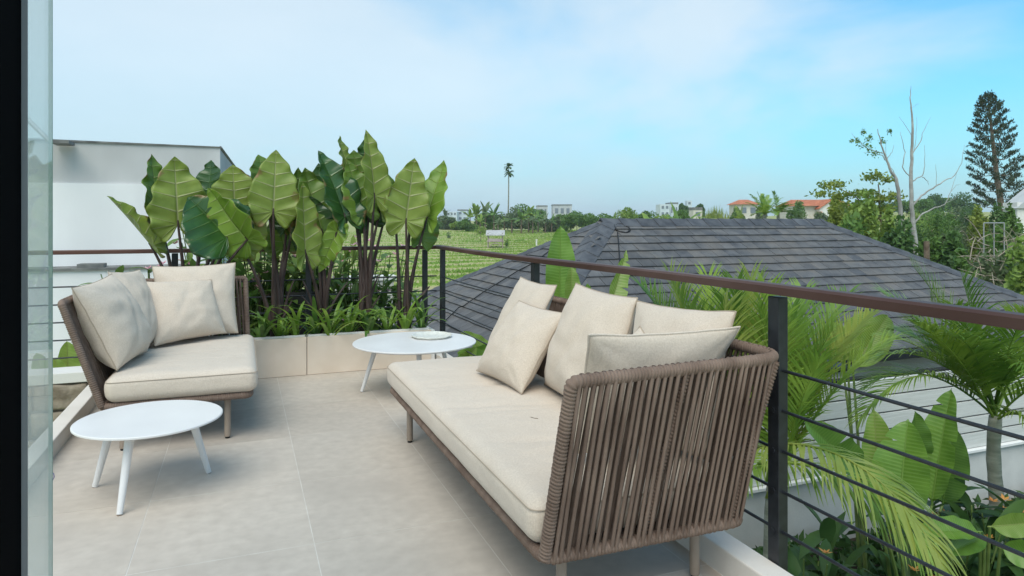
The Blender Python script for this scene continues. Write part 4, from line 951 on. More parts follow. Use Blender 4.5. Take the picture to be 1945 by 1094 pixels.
banana(gnd(1060, 700, 7.2), 'banana plant with one tall pale leaf rising above the handrail left of the slate ridge', [
    ((1062, 600), (1066, 428), 58, 6.6, 6.6, 6, 'ban', 0), ((1085, 600), (1087, 505), 34, 6.4, 6.4, 20, 'ban_l', 0), ((1140, 640), (1198, 474), 40, 6.2, 6.5, 30, 'ban_l', 2), ((1100, 620), (1120, 540), 30, 6.6, 6.5, 40, 'ban', 0)])
banana(gnd(900, 720, 6.9), 'young banana plant showing leaf tips behind the coffee table', [
    ((945, 690), (878, 628), 34, 6.3, 6.2, 35, 'ban_l', 0), ((935, 700), (870, 668), 40, 6.1, 6.0, 25, 'ban', 0), ((850, 720), (905, 660), 34, 6.1, 6.0, 10, 'ban_l', 0), ((870,700),(930,655),30,6.3,6.2,10,'ban',0)])
banana(gnd(1640, 660, 6.4), 'yellowish broad leaved plant behind the areca palm under the handrail', [
    ((1620, 700), (1690, 596), 62, 6.4, 6.5, 10, 'ban_l', 0), ((1610, 690), (1650, 588), 56, 6.6, 6.6, -20, 'ban_l', 1), ((1600, 690), (1585, 610), 46, 6.5, 6.5, 20, 'ban_l', 0)])
banana(gnd(120, 720, 6.9), 'bright green leafy plant left of the small sofa below the rods', [
    ((130, 730), (128, 648), 40, 6.7, 6.7, 10, 'ban_l', 0), ((115, 735), (104, 680), 34, 6.5, 6.5, 0, 'ban_l', 0), ((150, 730), (150, 665), 40, 6.9, 6.9, 20, 'ban', 0), ((88, 740), (70, 670), 34, 6.7, 6.7, 10, 'ban', 0)])
banana(gnd(1850, 980, 5.0), 'low spreading heliconia with long arching leaves at bottom right', [
    ((1860, 1010), (1745, 1005), 46, 4.7, 4.6, 30, 'ban', 0), ((1880, 1000), (1975, 992), 44, 4.7, 4.7, 10, 'ban_l', 0), ((1900, 1040), (1990, 1060), 50, 4.6, 4.5, 10, 'ban', 0), ((1870, 1020), (1800, 1050), 40, 4.7, 4.6, 10, 'ban_d', 0)], name='heliconia_plant')

# dark undergrowth: heliconia shrubs of lance leaves
def lance_shrub(loc, label, n, hgt, seed, mats=('f_mid', 'f_dark'), ll=.34, lw=.085, flowers=0, name='garden_shrub', group='shrubs in the garden bed', rad=.35, cat='shrub', fm='orangef', fs_=.05):
    rng = random.Random(seed); t = thing(name, loc, label, cat, group); loc = Vector(loc); mbs = [MB() for _ in mats]; st = MB(); tips = []
    for i in range(n):
        a = rng.uniform(0, 6.28); r = rad * math.sqrt(rng.random()); top = loc + Vector((r * math.cos(a), r * math.sin(a), hgt * rng.uniform(.45, 1))); b0 = loc + Vector((r * .25 * math.cos(a), r * .25 * math.sin(a), 0)); st.tube(arc(b0, top, (0, 0, 0), 5), [.012, .010, .009, .007, .005], 5); tips.append(top)
        for k_ in range(rng.randint(4, 7)):
            q = b0.lerp(top, rng.uniform(.45, 1)); d = Vector((rng.gauss(0, 1), rng.gauss(0, 1), rng.uniform(.1, 1.8))).normalized(); mb = mbs[rng.randrange(len(mats))]
            L_ = ll * rng.uniform(.7, 1.25); W = lw * rng.uniform(.7, 1.2); sd2 = d.cross(Vector((0, 0, 1))).normalized(); up2 = sd2.cross(d); NS = 5; vs = []; p = q.copy(); dv = d.copy()
            for m__ in range(NS + 1):
                tt = m__ / NS; ww = W * .5 * (math.sin(math.pi * min(1, .06 + .94 * tt)) ** .7 if tt < 1 else .02); vs += [p + sd2 * ww + up2 * ww * .3, p.copy(), p - sd2 * ww + up2 * ww * .3]; dv = (dv + Vector((0, 0, -.16))).normalized(); p = p + dv * (L_ / NS)
            fs = []
            for m__ in range(NS): a_ = m__ * 3; fs += [(a_, a_ + 1, a_ + 4, a_ + 3), (a_ + 1, a_ + 2, a_ + 5, a_ + 4)]
            mb.add(vs, fs)
    st.build('stems', M['gstem'], t)
    for mb, mm in zip(mbs, mats): mb.build('leaves', M[mm], t, auto=None)
    for i in range(flowers):
        q = tips[i % len(tips)] + Vector((rng.uniform(-.1, .1), rng.uniform(-.1, .1), rng.uniform(-.02, .08))); mb = MB()
        for k_ in range(6):
            an = k_ * 1.05; d = Vector((math.cos(an), math.sin(an), rng.uniform(.2, .9))).normalized(); sd2 = Vector((-math.sin(an), math.cos(an), 0)); f_ = fs_ * rng.uniform(.8, 1.2)
            mb.add([q, q + d * f_ * .5 + sd2 * f_ * .22, q + d * f_, q + d * f_ * .5 - sd2 * f_ * .22], [(0, 1, 2, 3)])
        mb.build('flower', M[fm], t, smooth=False)
    return t
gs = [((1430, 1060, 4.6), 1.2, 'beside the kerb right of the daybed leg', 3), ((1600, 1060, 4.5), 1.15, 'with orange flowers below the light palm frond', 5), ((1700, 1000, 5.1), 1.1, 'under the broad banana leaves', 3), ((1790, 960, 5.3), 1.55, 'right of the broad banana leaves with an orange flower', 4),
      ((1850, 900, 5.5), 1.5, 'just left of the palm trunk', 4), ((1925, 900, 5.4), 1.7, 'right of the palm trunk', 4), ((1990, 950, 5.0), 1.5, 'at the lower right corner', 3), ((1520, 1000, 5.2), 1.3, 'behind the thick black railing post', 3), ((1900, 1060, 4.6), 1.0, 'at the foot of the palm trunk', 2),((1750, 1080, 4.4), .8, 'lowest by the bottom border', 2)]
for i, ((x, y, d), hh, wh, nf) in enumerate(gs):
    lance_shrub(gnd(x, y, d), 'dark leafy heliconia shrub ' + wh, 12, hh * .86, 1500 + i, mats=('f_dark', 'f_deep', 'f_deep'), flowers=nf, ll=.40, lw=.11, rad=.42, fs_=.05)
# low ground cover over the garden bed
rng = np.random.default_rng(3); n = 14000; gx = rng.uniform(1.9, 11, n); gy = rng.uniform(1.0, 5.5, n); gz = np.full(n, -2.14)
def leafquads(C, size, rng, flat=.0, asp=.45):
    n = len(C); d = rng.normal(size=(n, 3)); d[:, 2] = d[:, 2] * (1 - flat) + flat * .2; d /= np.linalg.norm(d, axis=1)[:, None]; e = rng.normal(size=(n, 3)); e -= d * (e * d).sum(1)[:, None]; e /= np.linalg.norm(e, axis=1)[:, None]
    s_ = (size * rng.uniform(.6, 1.3, n))[:, None]; V = np.stack([C - d * s_ * .5, C + e * s_ * asp * .5, C + d * s_ * .5, C - e * s_ * asp * .5], 1).reshape(-1, 3); F = np.arange(4 * n).reshape(-1, 4); return V, F
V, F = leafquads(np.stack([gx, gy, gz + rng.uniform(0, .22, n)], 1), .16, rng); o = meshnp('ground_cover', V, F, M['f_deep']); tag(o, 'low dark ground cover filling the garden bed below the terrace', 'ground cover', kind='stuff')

# frangipani / oleander shrubs behind the back railing
sh = [((300, 560), 'left of the small sofa pillow, with pink flowers', 1.0, 8), ((505, 560), 'with pink flowers behind the second elephant ear clump', 1.25, 10), ((575, 560), 'behind the middle of the planter with dark pot', 1.2, 7), ((640, 560), 'behind the middle elephant ears', 1.2, 6), ((705, 560), 'with a single pink flower left of the right clump', 1.15, 3), ((440, 560), 'behind the far arm of the small sofa', 1.3, 6)]
for i, ((x, y), wh, hh, nf) in enumerate(sh):
    l0 = ptY(x, y, 7.55); l0.z = -.45; hh_ = 1.45 * hh / 1.2
    lance_shrub(l0, 'frangipani shrub ' + wh, 46, hh_ * 1.12, 1600 + i, mats=('f_mid', 'f_light', 'f_mid'), flowers=nf * 4, ll=.26, lw=.085, rad=.5, name='flowering_shrub', group='flowering shrubs behind the planter', fm='pink', fs_=.058)
bal = MB().box((-3.0, 7.2, -3.3), (1.05, 8.0, -.46)).build('rear_planter', M['plaster'], smooth=False); tag(bal, 'white raised planting box behind the back railing carrying the flowering shrubs', 'planter')
pp = ptY(575, 560, 7.3); t = thing('plant_pot', (pp.x, pp.y, -.45), 'dark round plant pot half hidden behind the middle stems', 'pot'); MB().tube([(pp.x, pp.y, -.45), (pp.x, pp.y, -.2), (pp.x, pp.y, pp.z + .04)], [.10, .15, .17], 16).build('pot', M['terra'], t)
c0 = ptY(493, 350, 7.3); t = thing('cordyline', (c0.x, c0.y, -.45), 'dark red cordyline tip showing above the leaves against the sky', 'plant'); MB().tube([(c0.x, c0.y, -.45), (c0.x, c0.y, c0.z)], .014, 6).build('stem', M['bark2'], t)
strap_clump(c0 + Vector((0, 0, -.05)), 16, .24, .05, None, .8, 77).build('leaves', M['f_cord'], t, auto=None)

# ------------------------------------------------------------------ terrain and fields
rk = [0, 28, 40, 75, 112, 150, 200, 300, 500, 900, 2500]
hk = [-4.65, -4.62, -3.75, -2.95, -1.75, -1.45, -1.0, -.2, .6, 1.2, 3]
def gz_(r, px):
    e = np.interp(r, rk, hk); f = np.clip((px - 1150) / 500, 0, 1); rise = np.interp(r, [0, 20, 60, 130, 200, 400, 2500], [0, 0, .8, 3.0, 3.8, 5, 8]); return EYE + e + f * rise
def G(px, d):
    u = (px - CX) / FPX * d; return Vector((u * cc + d * ss, -u * ss + d * cc, float(gz_(d, px))))
vs = []; fs = []
ds = [-60, -20, 0, 4, 8, 12, 16, 20, 24, 28, 32, 36, 40] + [42 + 2.2 * i for i in range(40)] + [135, 145, 160, 180, 210, 250, 300, 400, 550, 800, 1200, 2500]
nU = 90
for d in ds:
    for i in range(nU + 1):
        s_ = (i / nU * 2 - 1); u = s_ * (70 + max(d, 0) * 1.6); px = CX + (u / max(d, 8)) * FPX
        z = float(gz_(max(d, 0), px)) if d > 14 else -3.3
        if d > 14: z = min(z, z) ; 
        if 14 < d < 30: z = -3.3 + (z + 3.3) * (d - 14) / 16
        zz = z + (.10 * noise.noise(Vector((u * .1, d * .1, 0))) if d > 30 else 0)
        vs.append((u * cc + d * ss, -u * ss + d * cc, zz))
for j in range(len(ds) - 1):
    for i in range(nU): a = j * (nU + 1) + i; fs.append((a, a + 1, a + nU + 2, a + nU + 1))
gm = mat('field ground', (.17, .27, .05), (.28, .36, .09), rough=.95, scale=.9, detail=8, stretch=(.25, 1.0, 1), c3=(.33, .30, .13), s3=.16, a3=.7, ramp=(.3, .6))
# add stripe rows to the ground colour
t_ = gm.node_tree; n_ = t_.nodes; l_ = t_.links; p_ = n_['Principled BSDF']; bc = p_.inputs['Base Color'].links[0].from_socket
tcn = n_.new('ShaderNodeTexCoord'); sy_n = n_.new('ShaderNodeSeparateXYZ'); l_.new(tcn.outputs['Object'], sy_n.inputs[0])
nzz = n_.new('ShaderNodeTexNoise'); nzz.inputs['Scale'].default_value = .35; nzz.inputs['Detail'].default_value = 5; l_.new(tcn.outputs['Object'], nzz.inputs['Vector'])
ya = n_.new('ShaderNodeMath'); ya.operation = 'MULTIPLY_ADD'; l_.new(nzz.outputs[0], ya.inputs[0]); ya.inputs[1].default_value = 1.7; l_.new(sy_n.outputs[1], ya.inputs[2])
yb = n_.new('ShaderNodeMath'); yb.operation = 'MULTIPLY_ADD'; l_.new(ya.outputs[0], yb.inputs[0]); yb.inputs[1].default_value = 2 * math.pi / 3.6; yb.inputs[2].default_value = -.85 * 2 * math.pi / 3.6
yc = n_.new('ShaderNodeMath'); yc.operation = 'COSINE'; l_.new(yb.outputs[0], yc.inputs[0])
mr = n_.new('ShaderNodeMapRange'); mr.inputs[1].default_value = .25; mr.inputs[2].default_value = -.5; mr.inputs[3].default_value = 0; mr.inputs[4].default_value = .85; l_.new(yc.outputs[0], mr.inputs[0])
mx = n_.new('ShaderNodeMix'); mx.data_type = 'RGBA'; l_.new(mr.outputs[0], mx.inputs[0]); l_.new(bc, mx.inputs[6]); mx.inputs[7].default_value = (.40, .34, .18, 1); l_.new(mx.outputs[2], p_.inputs['Base Color'])
o = MB().add(vs, fs).build('ground', gm, auto=None); tag(o, kind='structure')
# crop rows: raised beds of grass blades
rng = np.random.default_rng(11); Cs = []
y0 = 3.6 * 10
while y0 < 118:
    n = int(7000 * 60 / (y0 + 20)); xx = rng.uniform(-12, .72 * y0 + 14, n); yv = y0 + rng.normal(0, .55, n)
    keep = rng.random(n) < (.7 + .4 * np.sin(xx * .13 + y0 * 1.7)); Cs.append(np.stack([xx, yv], 1)[keep]); y0 += 3.6
Cs = np.concatenate(Cs); dd_ = Cs[:, 0] * ss + Cs[:, 1] * cc; uu_ = Cs[:, 0] * cc - Cs[:, 1] * ss; pxx = CX + uu_ / dd_ * FPX; Cs = Cs[(pxx > 600) & (pxx < 1250)]; 
dd_ = Cs[:, 0] * ss + Cs[:, 1] * cc; uu_ = Cs[:, 0] * cc - Cs[:, 1] * ss; pxx = CX + uu_ / dd_ * FPX; zz = gz_(dd_, pxx)
n = len(Cs); hgt = rng.uniform(.08, .24, n); ang = rng.uniform(0, 3.14, n); wq = rng.uniform(.05, .12, n); dx = np.cos(ang) * wq; dy = np.sin(ang) * wq; lx_ = rng.normal(0, .12, n)
V = np.stack([np.stack([Cs[:, 0] - dx, Cs[:, 1] - dy, zz - .05], 1), np.stack([Cs[:, 0] + dx, Cs[:, 1] + dy, zz - .05], 1), np.stack([Cs[:, 0] + lx_, Cs[:, 1], zz + hgt], 1)], 1).reshape(-1, 3)
o = meshnp('field_crops', V, np.arange(3 * n).reshape(-1, 3), M['fieldgrass']); tag(o, 'rows of green and straw coloured crops across the open field', 'crops', kind='stuff')

# ------------------------------------------------------------------ background vegetation
def crown(C, Rr, n, size, rng, hollow=.35, lobes=7):
    """leaf-sized quads in irregular lobes"""
    C = np.array(C, dtype=float); Rr = np.array(Rr, dtype=float); L_ = rng.normal(size=(lobes, 3)); L_ /= np.linalg.norm(L_, axis=1)[:, None]; L_ *= rng.uniform(.35, .75, (lobes, 1)); lr = rng.uniform(.28, .52, lobes); k_ = rng.integers(0, lobes, n)
    d = rng.normal(size=(n, 3)); d /= np.linalg.norm(d, axis=1)[:, None]; r = rng.uniform(hollow, 1, n) ** .6; P = (L_[k_] + d * (r * lr[k_])[:, None]) * Rr + C
    return P
def tree(px, pbase, ptop, d, wpx, m, label, name='tree', group=None, n=900, ls=None, trunk=True, lobes=8, seed=0, bark='bark2', squash=.5, cat='tree', zbase=None):
    rng = np.random.default_rng(seed + 40); b0 = G(px, d) if zbase is None else zbase; b0 = pt(px, pbase, d); gz0 = min(G(px, d).z, b0.z); b0.z = gz0 if abs(gz0 - b0.z) < 6 else b0.z
    top = pt(px, ptop, d); H_ = top.z - b0.z; w_ = wpx * d / FPX / 2; t = thing(name, b0, label, cat, group); cz = b0.z + H_ * (1 - squash); ls = ls or max(.14, 4.0 * d / FPX)
    P = crown((b0.x, b0.y, cz), (w_ * 1.1, w_ * 1.1, H_ * squash), n, ls, rng, lobes=lobes); V, F = leafquads(P, ls, rng, asp=.55); meshnp('crown', V, F, M[m], t)
    if trunk:
        mb = MB(); r0 = max(.05, H_ * .018); mb.tube(arc(b0 - Vector((0, 0, .3)), Vector((b0.x, b0.y, cz)), (rng.uniform(-.1, .1), 0, 0), 6), [r0, r0 * .9, r0 * .8, r0 * .7, r0 * .6, r0 * .5], 6)
        for k_ in range(5):
            q = P[rng.integers(0, len(P))]; mb.tube(arc(Vector((b0.x, b0.y, b0.z + (cz - b0.z) * rng.uniform(.5, .95))), Vector(q), (0, 0, .1), 5), [r0 * .45, r0 * .35, r0 * .28, r0 * .2, r0 * .1], 5)
        mb.build('trunk', M[bark], t)
    return t
def far_banana(px, pbase, ptop, d, label, n=8, group='banana plants at the field edge', seed=0, mats=('f_light',), ln=None):
    rng = random.Random(seed); b0 = pt(px, pbase, d); b0.z = min(b0.z, G(px, d).z); H_ = pt(px, ptop, d).z - b0.z; t = thing('banana_plant', b0, label, 'banana plant', group); c = b0 + Vector((0, 0, H_ * .55))
    MB().tube([b0 - Vector((0, 0, .3)), c], [.14, .08], 6).build('trunk', M['bark2'], t); mb = MB()
    for i in range(n):
        az = rng.uniform(0, 6.28); el = R(rng.uniform(30, 85)); d0 = Vector((math.cos(az) * math.cos(el), math.sin(az) * math.cos(el), math.sin(el))); L_ = H_ * rng.uniform(.42, .6); p = c.copy(); sd2 = Vector((-math.sin(az), math.cos(az), 0)); vs = []; NS = 7
        for m__ in range(NS + 1):
            tt = m__ / NS; ww = L_ * .13 * (math.sin(math.pi * min(1, tt * .93 + .07)) ** .6 if tt < 1 else .02) * (1 if tt > .15 else .15); up2 = sd2.cross(d0); vs += [p + sd2 * ww + Vector((0, 0, -ww * .5)), p.copy(), p - sd2 * ww + Vector((0, 0, -ww * .5))]; d0 = (d0 + Vector((0, 0, -.22))).normalized(); p = p + d0 * (L_ / NS)
        fs = []
        for m__ in range(NS): a_ = m__ * 3; fs += [(a_, a_ + 1, a_ + 4, a_ + 3), (a_ + 1, a_ + 2, a_ + 5, a_ + 4)]
        mb.add(vs, fs)
    mb.build('leaves', M[mats[seed % len(mats)]], t, auto=None); return t
def far_palm(px, pbase, ptop, d, label, n=14, group='palms beyond the field', seed=0, mat_='f_grey', name='palm_tree', Lf=.45, droop=1.0, tr=.12, start_h=.62):
    rng = random.Random(seed); b0 = pt(px, pbase, d); H_ = pt(px, ptop, d).z - b0.z; t = thing(name, b0, label, 'palm', group); c = b0 + Vector((0, 0, H_ * start_h))
    MB().tube([b0 - Vector((0, 0, .3)), c], [tr, tr * .7], 7).build('trunk', M['barkgr'], t); mb = MB()
    for i in range(n):
        az = rng.uniform(0, 6.28); el = R(rng.uniform(15, 85)); frond_mb(mb, c, (math.cos(az) * math.cos(el), math.sin(az) * math.cos(el), math.sin(el)), H_ * Lf * rng.uniform(.8, 1.1), droop, 20, H_ * .13, H_ * .022, seed * 50 + i, vee=.2, hang=.4, rach=H_ * .006)
    mb.build('fronds', M[mat_], t, auto=None); return t
# banana and palm grove at the far side of the field
grove = [(905, 432, 388, 118), (922, 436, 380, 116), (938, 436, 384, 114), (893, 430, 396, 122), (972, 438, 398, 110), (990, 440, 396, 108), (1004, 436, 386, 112), (1012, 440, 402, 108), (1022, 438, 394, 111), (958, 436, 402, 112), (1036, 440, 404, 110), (1048, 438, 408, 112), (912, 438, 408, 110), (946, 440, 412, 108)]
where = ['left end of the grove beyond the hut', 'tall and left of the lone palm', 'directly left of the lone palm foot', 'at the far left fringe of the grove', 'right of the lone palm foot', 'mid height in the grove centre', 'tallest right of the lone palm', 'low with bare trunk in the grove centre', 'right of the grove centre', 'short, under the lone palm', 'toward the right end of the grove', 'at the right end of the grove', 'short, behind the hut at left', 'short, straight behind the hut']
for i, (x, b0, tp, d) in enumerate(grove): far_banana(x, b0, tp, d, 'banana plant ' + where[i], n=11, seed=i, mats=('f_light', 'f_grey', 'f_mid'))
tl = [(975, 436, 388, 122, 80, 'f_grey', 'broad grey green tree behind the banana grove'), (1005, 436, 384, 125, 70, 'f_mid', 'round green tree rising behind the banana grove'), (925, 436, 398, 121, 60, 'f_mid', 'dark green tree between the left grove bananas'), (1068, 438, 404, 118, 60, 'f_mid', 'bushy tree right of the grove'),
      (1095, 436, 398, 112, 60, 'f_mid', 'rounded tree with a pale forked trunk left of the slate roof'), (1128, 436, 394, 110, 60, 'f_mid', 'tree with a spiky top above the roof corner'), (1160, 434, 398, 100, 60, 'f_mid', 'green tree just above the left roof ridge end'), (1195, 432, 392, 90, 60, 'f_light', 'light green bushy tree above the cable coil'),
      (1228, 430, 396, 85, 56, 'f_mid', 'mid green bush above the roof ridge at left'), (1300, 430, 398, 80, 50, 'f_mid', 'small green tree in front of the pale blue building'), (1045, 440, 410, 115, 46, 'f_grey', 'low grey shrub at the right foot of the grove'), (888, 436, 412, 118, 44, 'f_mid', 'low green bush left of the grove'),
      (1267, 432, 404, 70, 50, 'f_light', 'bright low bush above the roof ridge centre'), (1325, 430, 408, 60, 44, 'f_light', 'bright low bush before the small shed'), (1298, 396, 386, 150, 22, 'f_dark', 'small dark tree beside the pale blue building'), (1329, 400, 382, 160, 18, 'f_dark', 'narrow dark conifer left of the bamboo'),
      (850, 436, 410, 135, 50, 'f_grey', 'pale shrub near the white houses'), (825, 436, 414, 140, 46, 'f_mid', 'green shrub beside the right elephant ear leaf'), (868, 434, 416, 130, 30, 'f_light', 'light bush at the left field edge'), (1212,436,400,95,50,'f_mid','green bush behind the light tree above the cable coil')]
for i, (x, b0, tp, d, w_, m_, lb_) in enumerate(tl): tree(x, b0, tp, d, w_, m_, lb_, group='trees beyond the field', n=4200, seed=i, squash=.56, name='broadleaf_tree', lobes=10)
far_banana(1234, 425, 385, 60, 'banana plant standing above the roof ridge left of centre', n=9, seed=31, group='banana plants behind the slate roof')
far_banana(1262, 425, 396, 55, 'small banana plant above the roof ridge near the pale blue building', n=8, seed=33, group='banana plants behind the slate roof')
far_banana(1292, 425, 394, 50, 'low banana plant above the ridge centre', n=8, seed=36, group='banana plants behind the slate roof')
far_banana(1310, 425, 398, 48, 'low banana plant right of the ridge centre', n=8, seed=39, group='banana plants behind the slate roof')
far_banana(1215, 425, 404, 58, 'low banana plant above the ridge beside the cable coil', n=8, seed=42, group='banana plants behind the slate roof')
far_palm(846, 432, 398, 150, 'distant ragged palm left of the white houses', n=12, seed=5)
# lone tall palm: thin trunk with two tufts
b0 = pt(964, 436, 130); t = thing('tall_palm', b0, 'very tall thin palm standing alone against the sky above the grove', 'palm'); top = pt(966, 330, 130)
MB().tube(arc(b0 - Vector((0, 0, .5)), pt(966, 312, 130), (.1, 0, 0), 8), [.16, .15, .14, .13, .12, .11, .1, .06], 6).build('trunk', M['barkgr'], t); mb = MB()
for (cy, n, L_) in ((317, 11, 1.0), (330, 14, 1.05)):
    c = pt(966 + (1 if cy > 320 else 0), cy, 130)
    for i in range(n): az = i * 2.4; el = R(random.uniform(-20, 70)); frond_mb(mb, c, (math.cos(az) * math.cos(el), math.sin(az) * math.cos(el), math.sin(el)), L_, 1.3, 16, .5, .11, 70 + i + cy, hang=.8, rach=.03)
mb.build('fronds', M['f_dark'], t, auto=None)
# field hut
hb = pt(941, 472, 76); hd = 76; ux = Vector((cc, -ss, 0)); uy = Vector((ss, cc, 0))
t = thing('field_hut', hb, 'small weathered open hut with plank roof standing in the green field', 'hut')
def obox(c, hx, hy, z0, z1, nm, m, par, tilt=0):
    c = Vector(c); vs = [c + ux * (sx_ * hx) + uy * (sy_ * hy) + Vector((0, 0, (z0, z1)[k_] + tilt * sy_ * hy)) for k_ in (0, 1) for sx_, sy_ in ((-1, -1), (1, -1), (1, 1), (-1, 1))]
    return MB().add(vs, [(0, 3, 2, 1), (4, 5, 6, 7), (0, 1, 5, 4), (1, 2, 6, 5), (2, 3, 7, 6), (3, 0, 4, 7)]).build(nm, m, par, smooth=False)
for sx_ in (-1, 1):
    for sy_ in (-1, 1): obox(hb + ux * (sx_ * .8) + uy * (sy_ * .6), .05, .05, 0, 1.75, 'post', M['wood'], t)
obox(hb, .95, .75, .75, .83, 'platform', M['wood'], t)
obox(hb - uy * .62, .86, .03, .85, 1.12, 'side_board', mat('pinkish boards', (.42, .34, .33), (.5, .42, .41), rough=.9, scale=4), t)
obox(hb, 1.05, .9, 1.7, 1.78, 'roof', mat('grey roof sheet', (.36, .36, .35), (.5, .5, .49), rough=.8, scale=3), t, tilt=.28)
MB().tube([hb + ux * (.55 * math.cos(a)) - uy * .65 + Vector((0, 0, .25 + .35 * math.sin(a))) for a in np.linspace(0, math.pi, 9)], .05, 5).build('brace', M['wood'], t)
tree(962, 472, 452, 75, 10, 'f_mid', 'small bush leaning against the hut', name='small_bush', seed=60, n=200, ls=.15, cat='bush'); tree(912, 455, 424, 88, 22, 'f_light', 'young light green tree left of the hut', name='young_tree', seed=61, n=350, ls=.2)
tree(852, 443, 438, 90, 12, 'f_grey', 'pile of dry brush in the field', name='brush_pile', seed=62, n=200, ls=.15, cat='brush', trunk=False)
q = pt(1019, 461, 70); o = MB().box((q.x - .06, q.y - .06, q.z - .3), (q.x + .06, q.y + .06, q.z + .35)).build('marker_flag', M['white'], smooth=False); tag(o, 'tiny white marker in the field next to the roof slope', 'marker')

# ------------------------------------------------------------------ distant buildings
def bldg(x0, x1, ytop, ybase, d, m, label, roof=None, wins=(3, 1), name='house', group='distant buildings on the horizon', roofh=0, depth=8, cat='building'):
    c = pt((x0 + x1) / 2, ybase, d); hw = (x1 - x0) / 2 * d / FPX; Hh = (ybase - ytop) * d / FPX; zb_ = -1.0
    t = thing(name, c, label, cat, group); c2 = c + uy * depth / 2
    obox(c2, hw, depth / 2, -2.0, Hh, 'wall', M[m], t)
    nx, nz_ = wins
    for i in range(nx):
        for j in range(nz_):
            wc = c + ux * ((i + .5) / nx * 2 - 1) * hw * .9; ww = hw / nx * .5; z0 = Hh * (j + .3) / nz_; z1 = Hh * (j + .75) / nz_
            obox(wc - uy * .03, ww, .06, z0, z1, 'window', M['window'], t)
    if roof == 'hip':
        e = .6; A = [c2 + ux * (a * (hw + e)) + uy * (b_ * (depth / 2 + e)) + Vector((0, 0, Hh + .002)) for a, b_ in ((-1, -1), (1, -1), (1, 1), (-1, 1))]; rl = max(.2, hw * .45); B = [c2 + ux * (-rl) + Vector((0, 0, Hh + roofh)), c2 + ux * rl + Vector((0, 0, Hh + roofh))]
        MB().add(A + B, [(0, 1, 5, 4), (1, 2, 5), (2, 3, 4, 5), (3, 0, 4), (3, 2, 1, 0)]).build('roof', M['orange'], t, smooth=False)
    elif roof == 'flat': obox(c2, hw * 1.03, depth / 2 * 1.03, Hh + .002, Hh + .5, 'parapet', M['flash'], t)
    return t
bldg(848, 868, 402, 420, 290, 'hazew', 'white low house with reddish top at the left horizon', wins=(3, 2), roof=None, depth=10)
o = bldg(869, 888, 400, 420, 300, 'hazew', 'white flat house with dark window columns left of the grove', wins=(2, 2), roof='flat', depth=10)
bldg(1020, 1040, 392, 412, 330, 'concrete', 'unfinished grey concrete building behind the grove, left half', wins=(3, 1), roof='flat', depth=12)
bldg(1050, 1086, 390, 412, 340, 'concrete', 'unfinished grey concrete building with brown openings behind the grove, right half', wins=(3, 1), roof='flat', depth=12)
bldg(1254, 1272, 388, 412, 260, 'hazew', 'pale blue grey modern block above the roof ridge, left of its taller neighbour', wins=(2, 2), roof=None)
bldg(1273, 1288, 387, 412, 262, 'hazew', 'pale blue block with a dark face joined to the left block', wins=(3, 1), roof='flat')
bldg(1305, 1314, 381, 412, 265, 'hazew', 'slim pale tower beside the pale blue blocks', wins=(1, 3), roof=None, depth=3)
bldg(1317, 1334, 399, 414, 120, 'cream', 'small white shed with a dark roof left of the bamboo', wins=(1, 1), roof='flat', depth=3)
bldg(1402, 1441, 388, 412, 170, 'cream', 'house with an orange hipped roof left of the tall roadside palm', roof='hip', wins=(2, 1), roofh=1.25, depth=7)
# long orange-roofed house with white gable
hb = pt(1560, 408, 120); t = thing('gable_house', hb, 'long house with orange tiled roof and white gable right of the slate ridge', 'house', 'distant buildings on the horizon'); dS = 120 / FPX
obox(hb + uy * 4, 52 * dS, 4, -2, 17 * dS, 'wall', M['cream'], t)
zr = 30 * dS; ze = 17 * dS
A = [hb + ux * (a * dS) + uy * b_ + Vector((0, 0, z)) for a, b_, z in ((-54, -.8, ze), (56, -.8, ze), (56, 8.8, ze), (-54, 8.8, ze), (-40, 4, zr), (56, 4, zr))]
MB().add(A, [(0, 1, 5, 4), (1, 2, 5), (2, 3, 4, 5), (3, 0, 4), (3, 2, 1, 0)]).build('roof', M['orange'], t, smooth=False)
g0 = hb + ux * (12 * dS) - uy * 1.3; MB().add([g0 + ux * (-22 * dS) + Vector((0, 0, -2)), g0 + ux * (24 * dS) + Vector((0, 0, -2)), g0 + ux * (24 * dS) + Vector((0, 0, 11 * dS)), g0 + ux * (1 * dS) + Vector((0, 0, 27 * dS)), g0 + ux * (-22 * dS) + Vector((0, 0, 11 * dS))] +
   [g0 + uy * 1.2 + ux * (-22 * dS) + Vector((0, 0, -2)), g0 + uy * 1.2 + ux * (24 * dS) + Vector((0, 0, -2)), g0 + uy * 1.2 + ux * (24 * dS) + Vector((0, 0, 11 * dS)), g0 + uy * 1.2 + ux * dS + Vector((0, 0, 27 * dS)), g0 + uy * 1.2 + ux * (-22 * dS) + Vector((0, 0, 11 * dS))],
   [(0, 1, 2, 3, 4), (5, 9, 8, 7, 6), (0, 4, 9, 5), (1, 6, 7, 2)]).build('gable', M['plaster'], t, smooth=False)
for s_, x1_ in ((-1, -25), (1, 27)):
    a = g0 + ux * dS + Vector((0, 0, 27.5 * dS)); b_ = g0 + ux * (x1_ * dS) + Vector((0, 0, 10 * dS)); MB().add([a - uy * .3, b_ - uy * .3, b_ + uy * 5, a + uy * 5, a - uy * .3 + Vector((0, 0, .2)), b_ - uy * .3 + Vector((0, 0, .2)), b_ + uy * 5 + Vector((0, 0, .2)), a + uy * 5 + Vector((0, 0, .2))], [(0, 1, 2, 3), (4, 7, 6, 5), (0, 4, 5, 1), (3, 2, 6, 7), (1, 5, 6, 2)]).build('roof_slope', M['orange'], t, smooth=False)
obox(hb - ux * (10 * dS) - uy * 1.4, 5 * dS, .05, .1, 6 * dS, 'door', M['orange'], t)
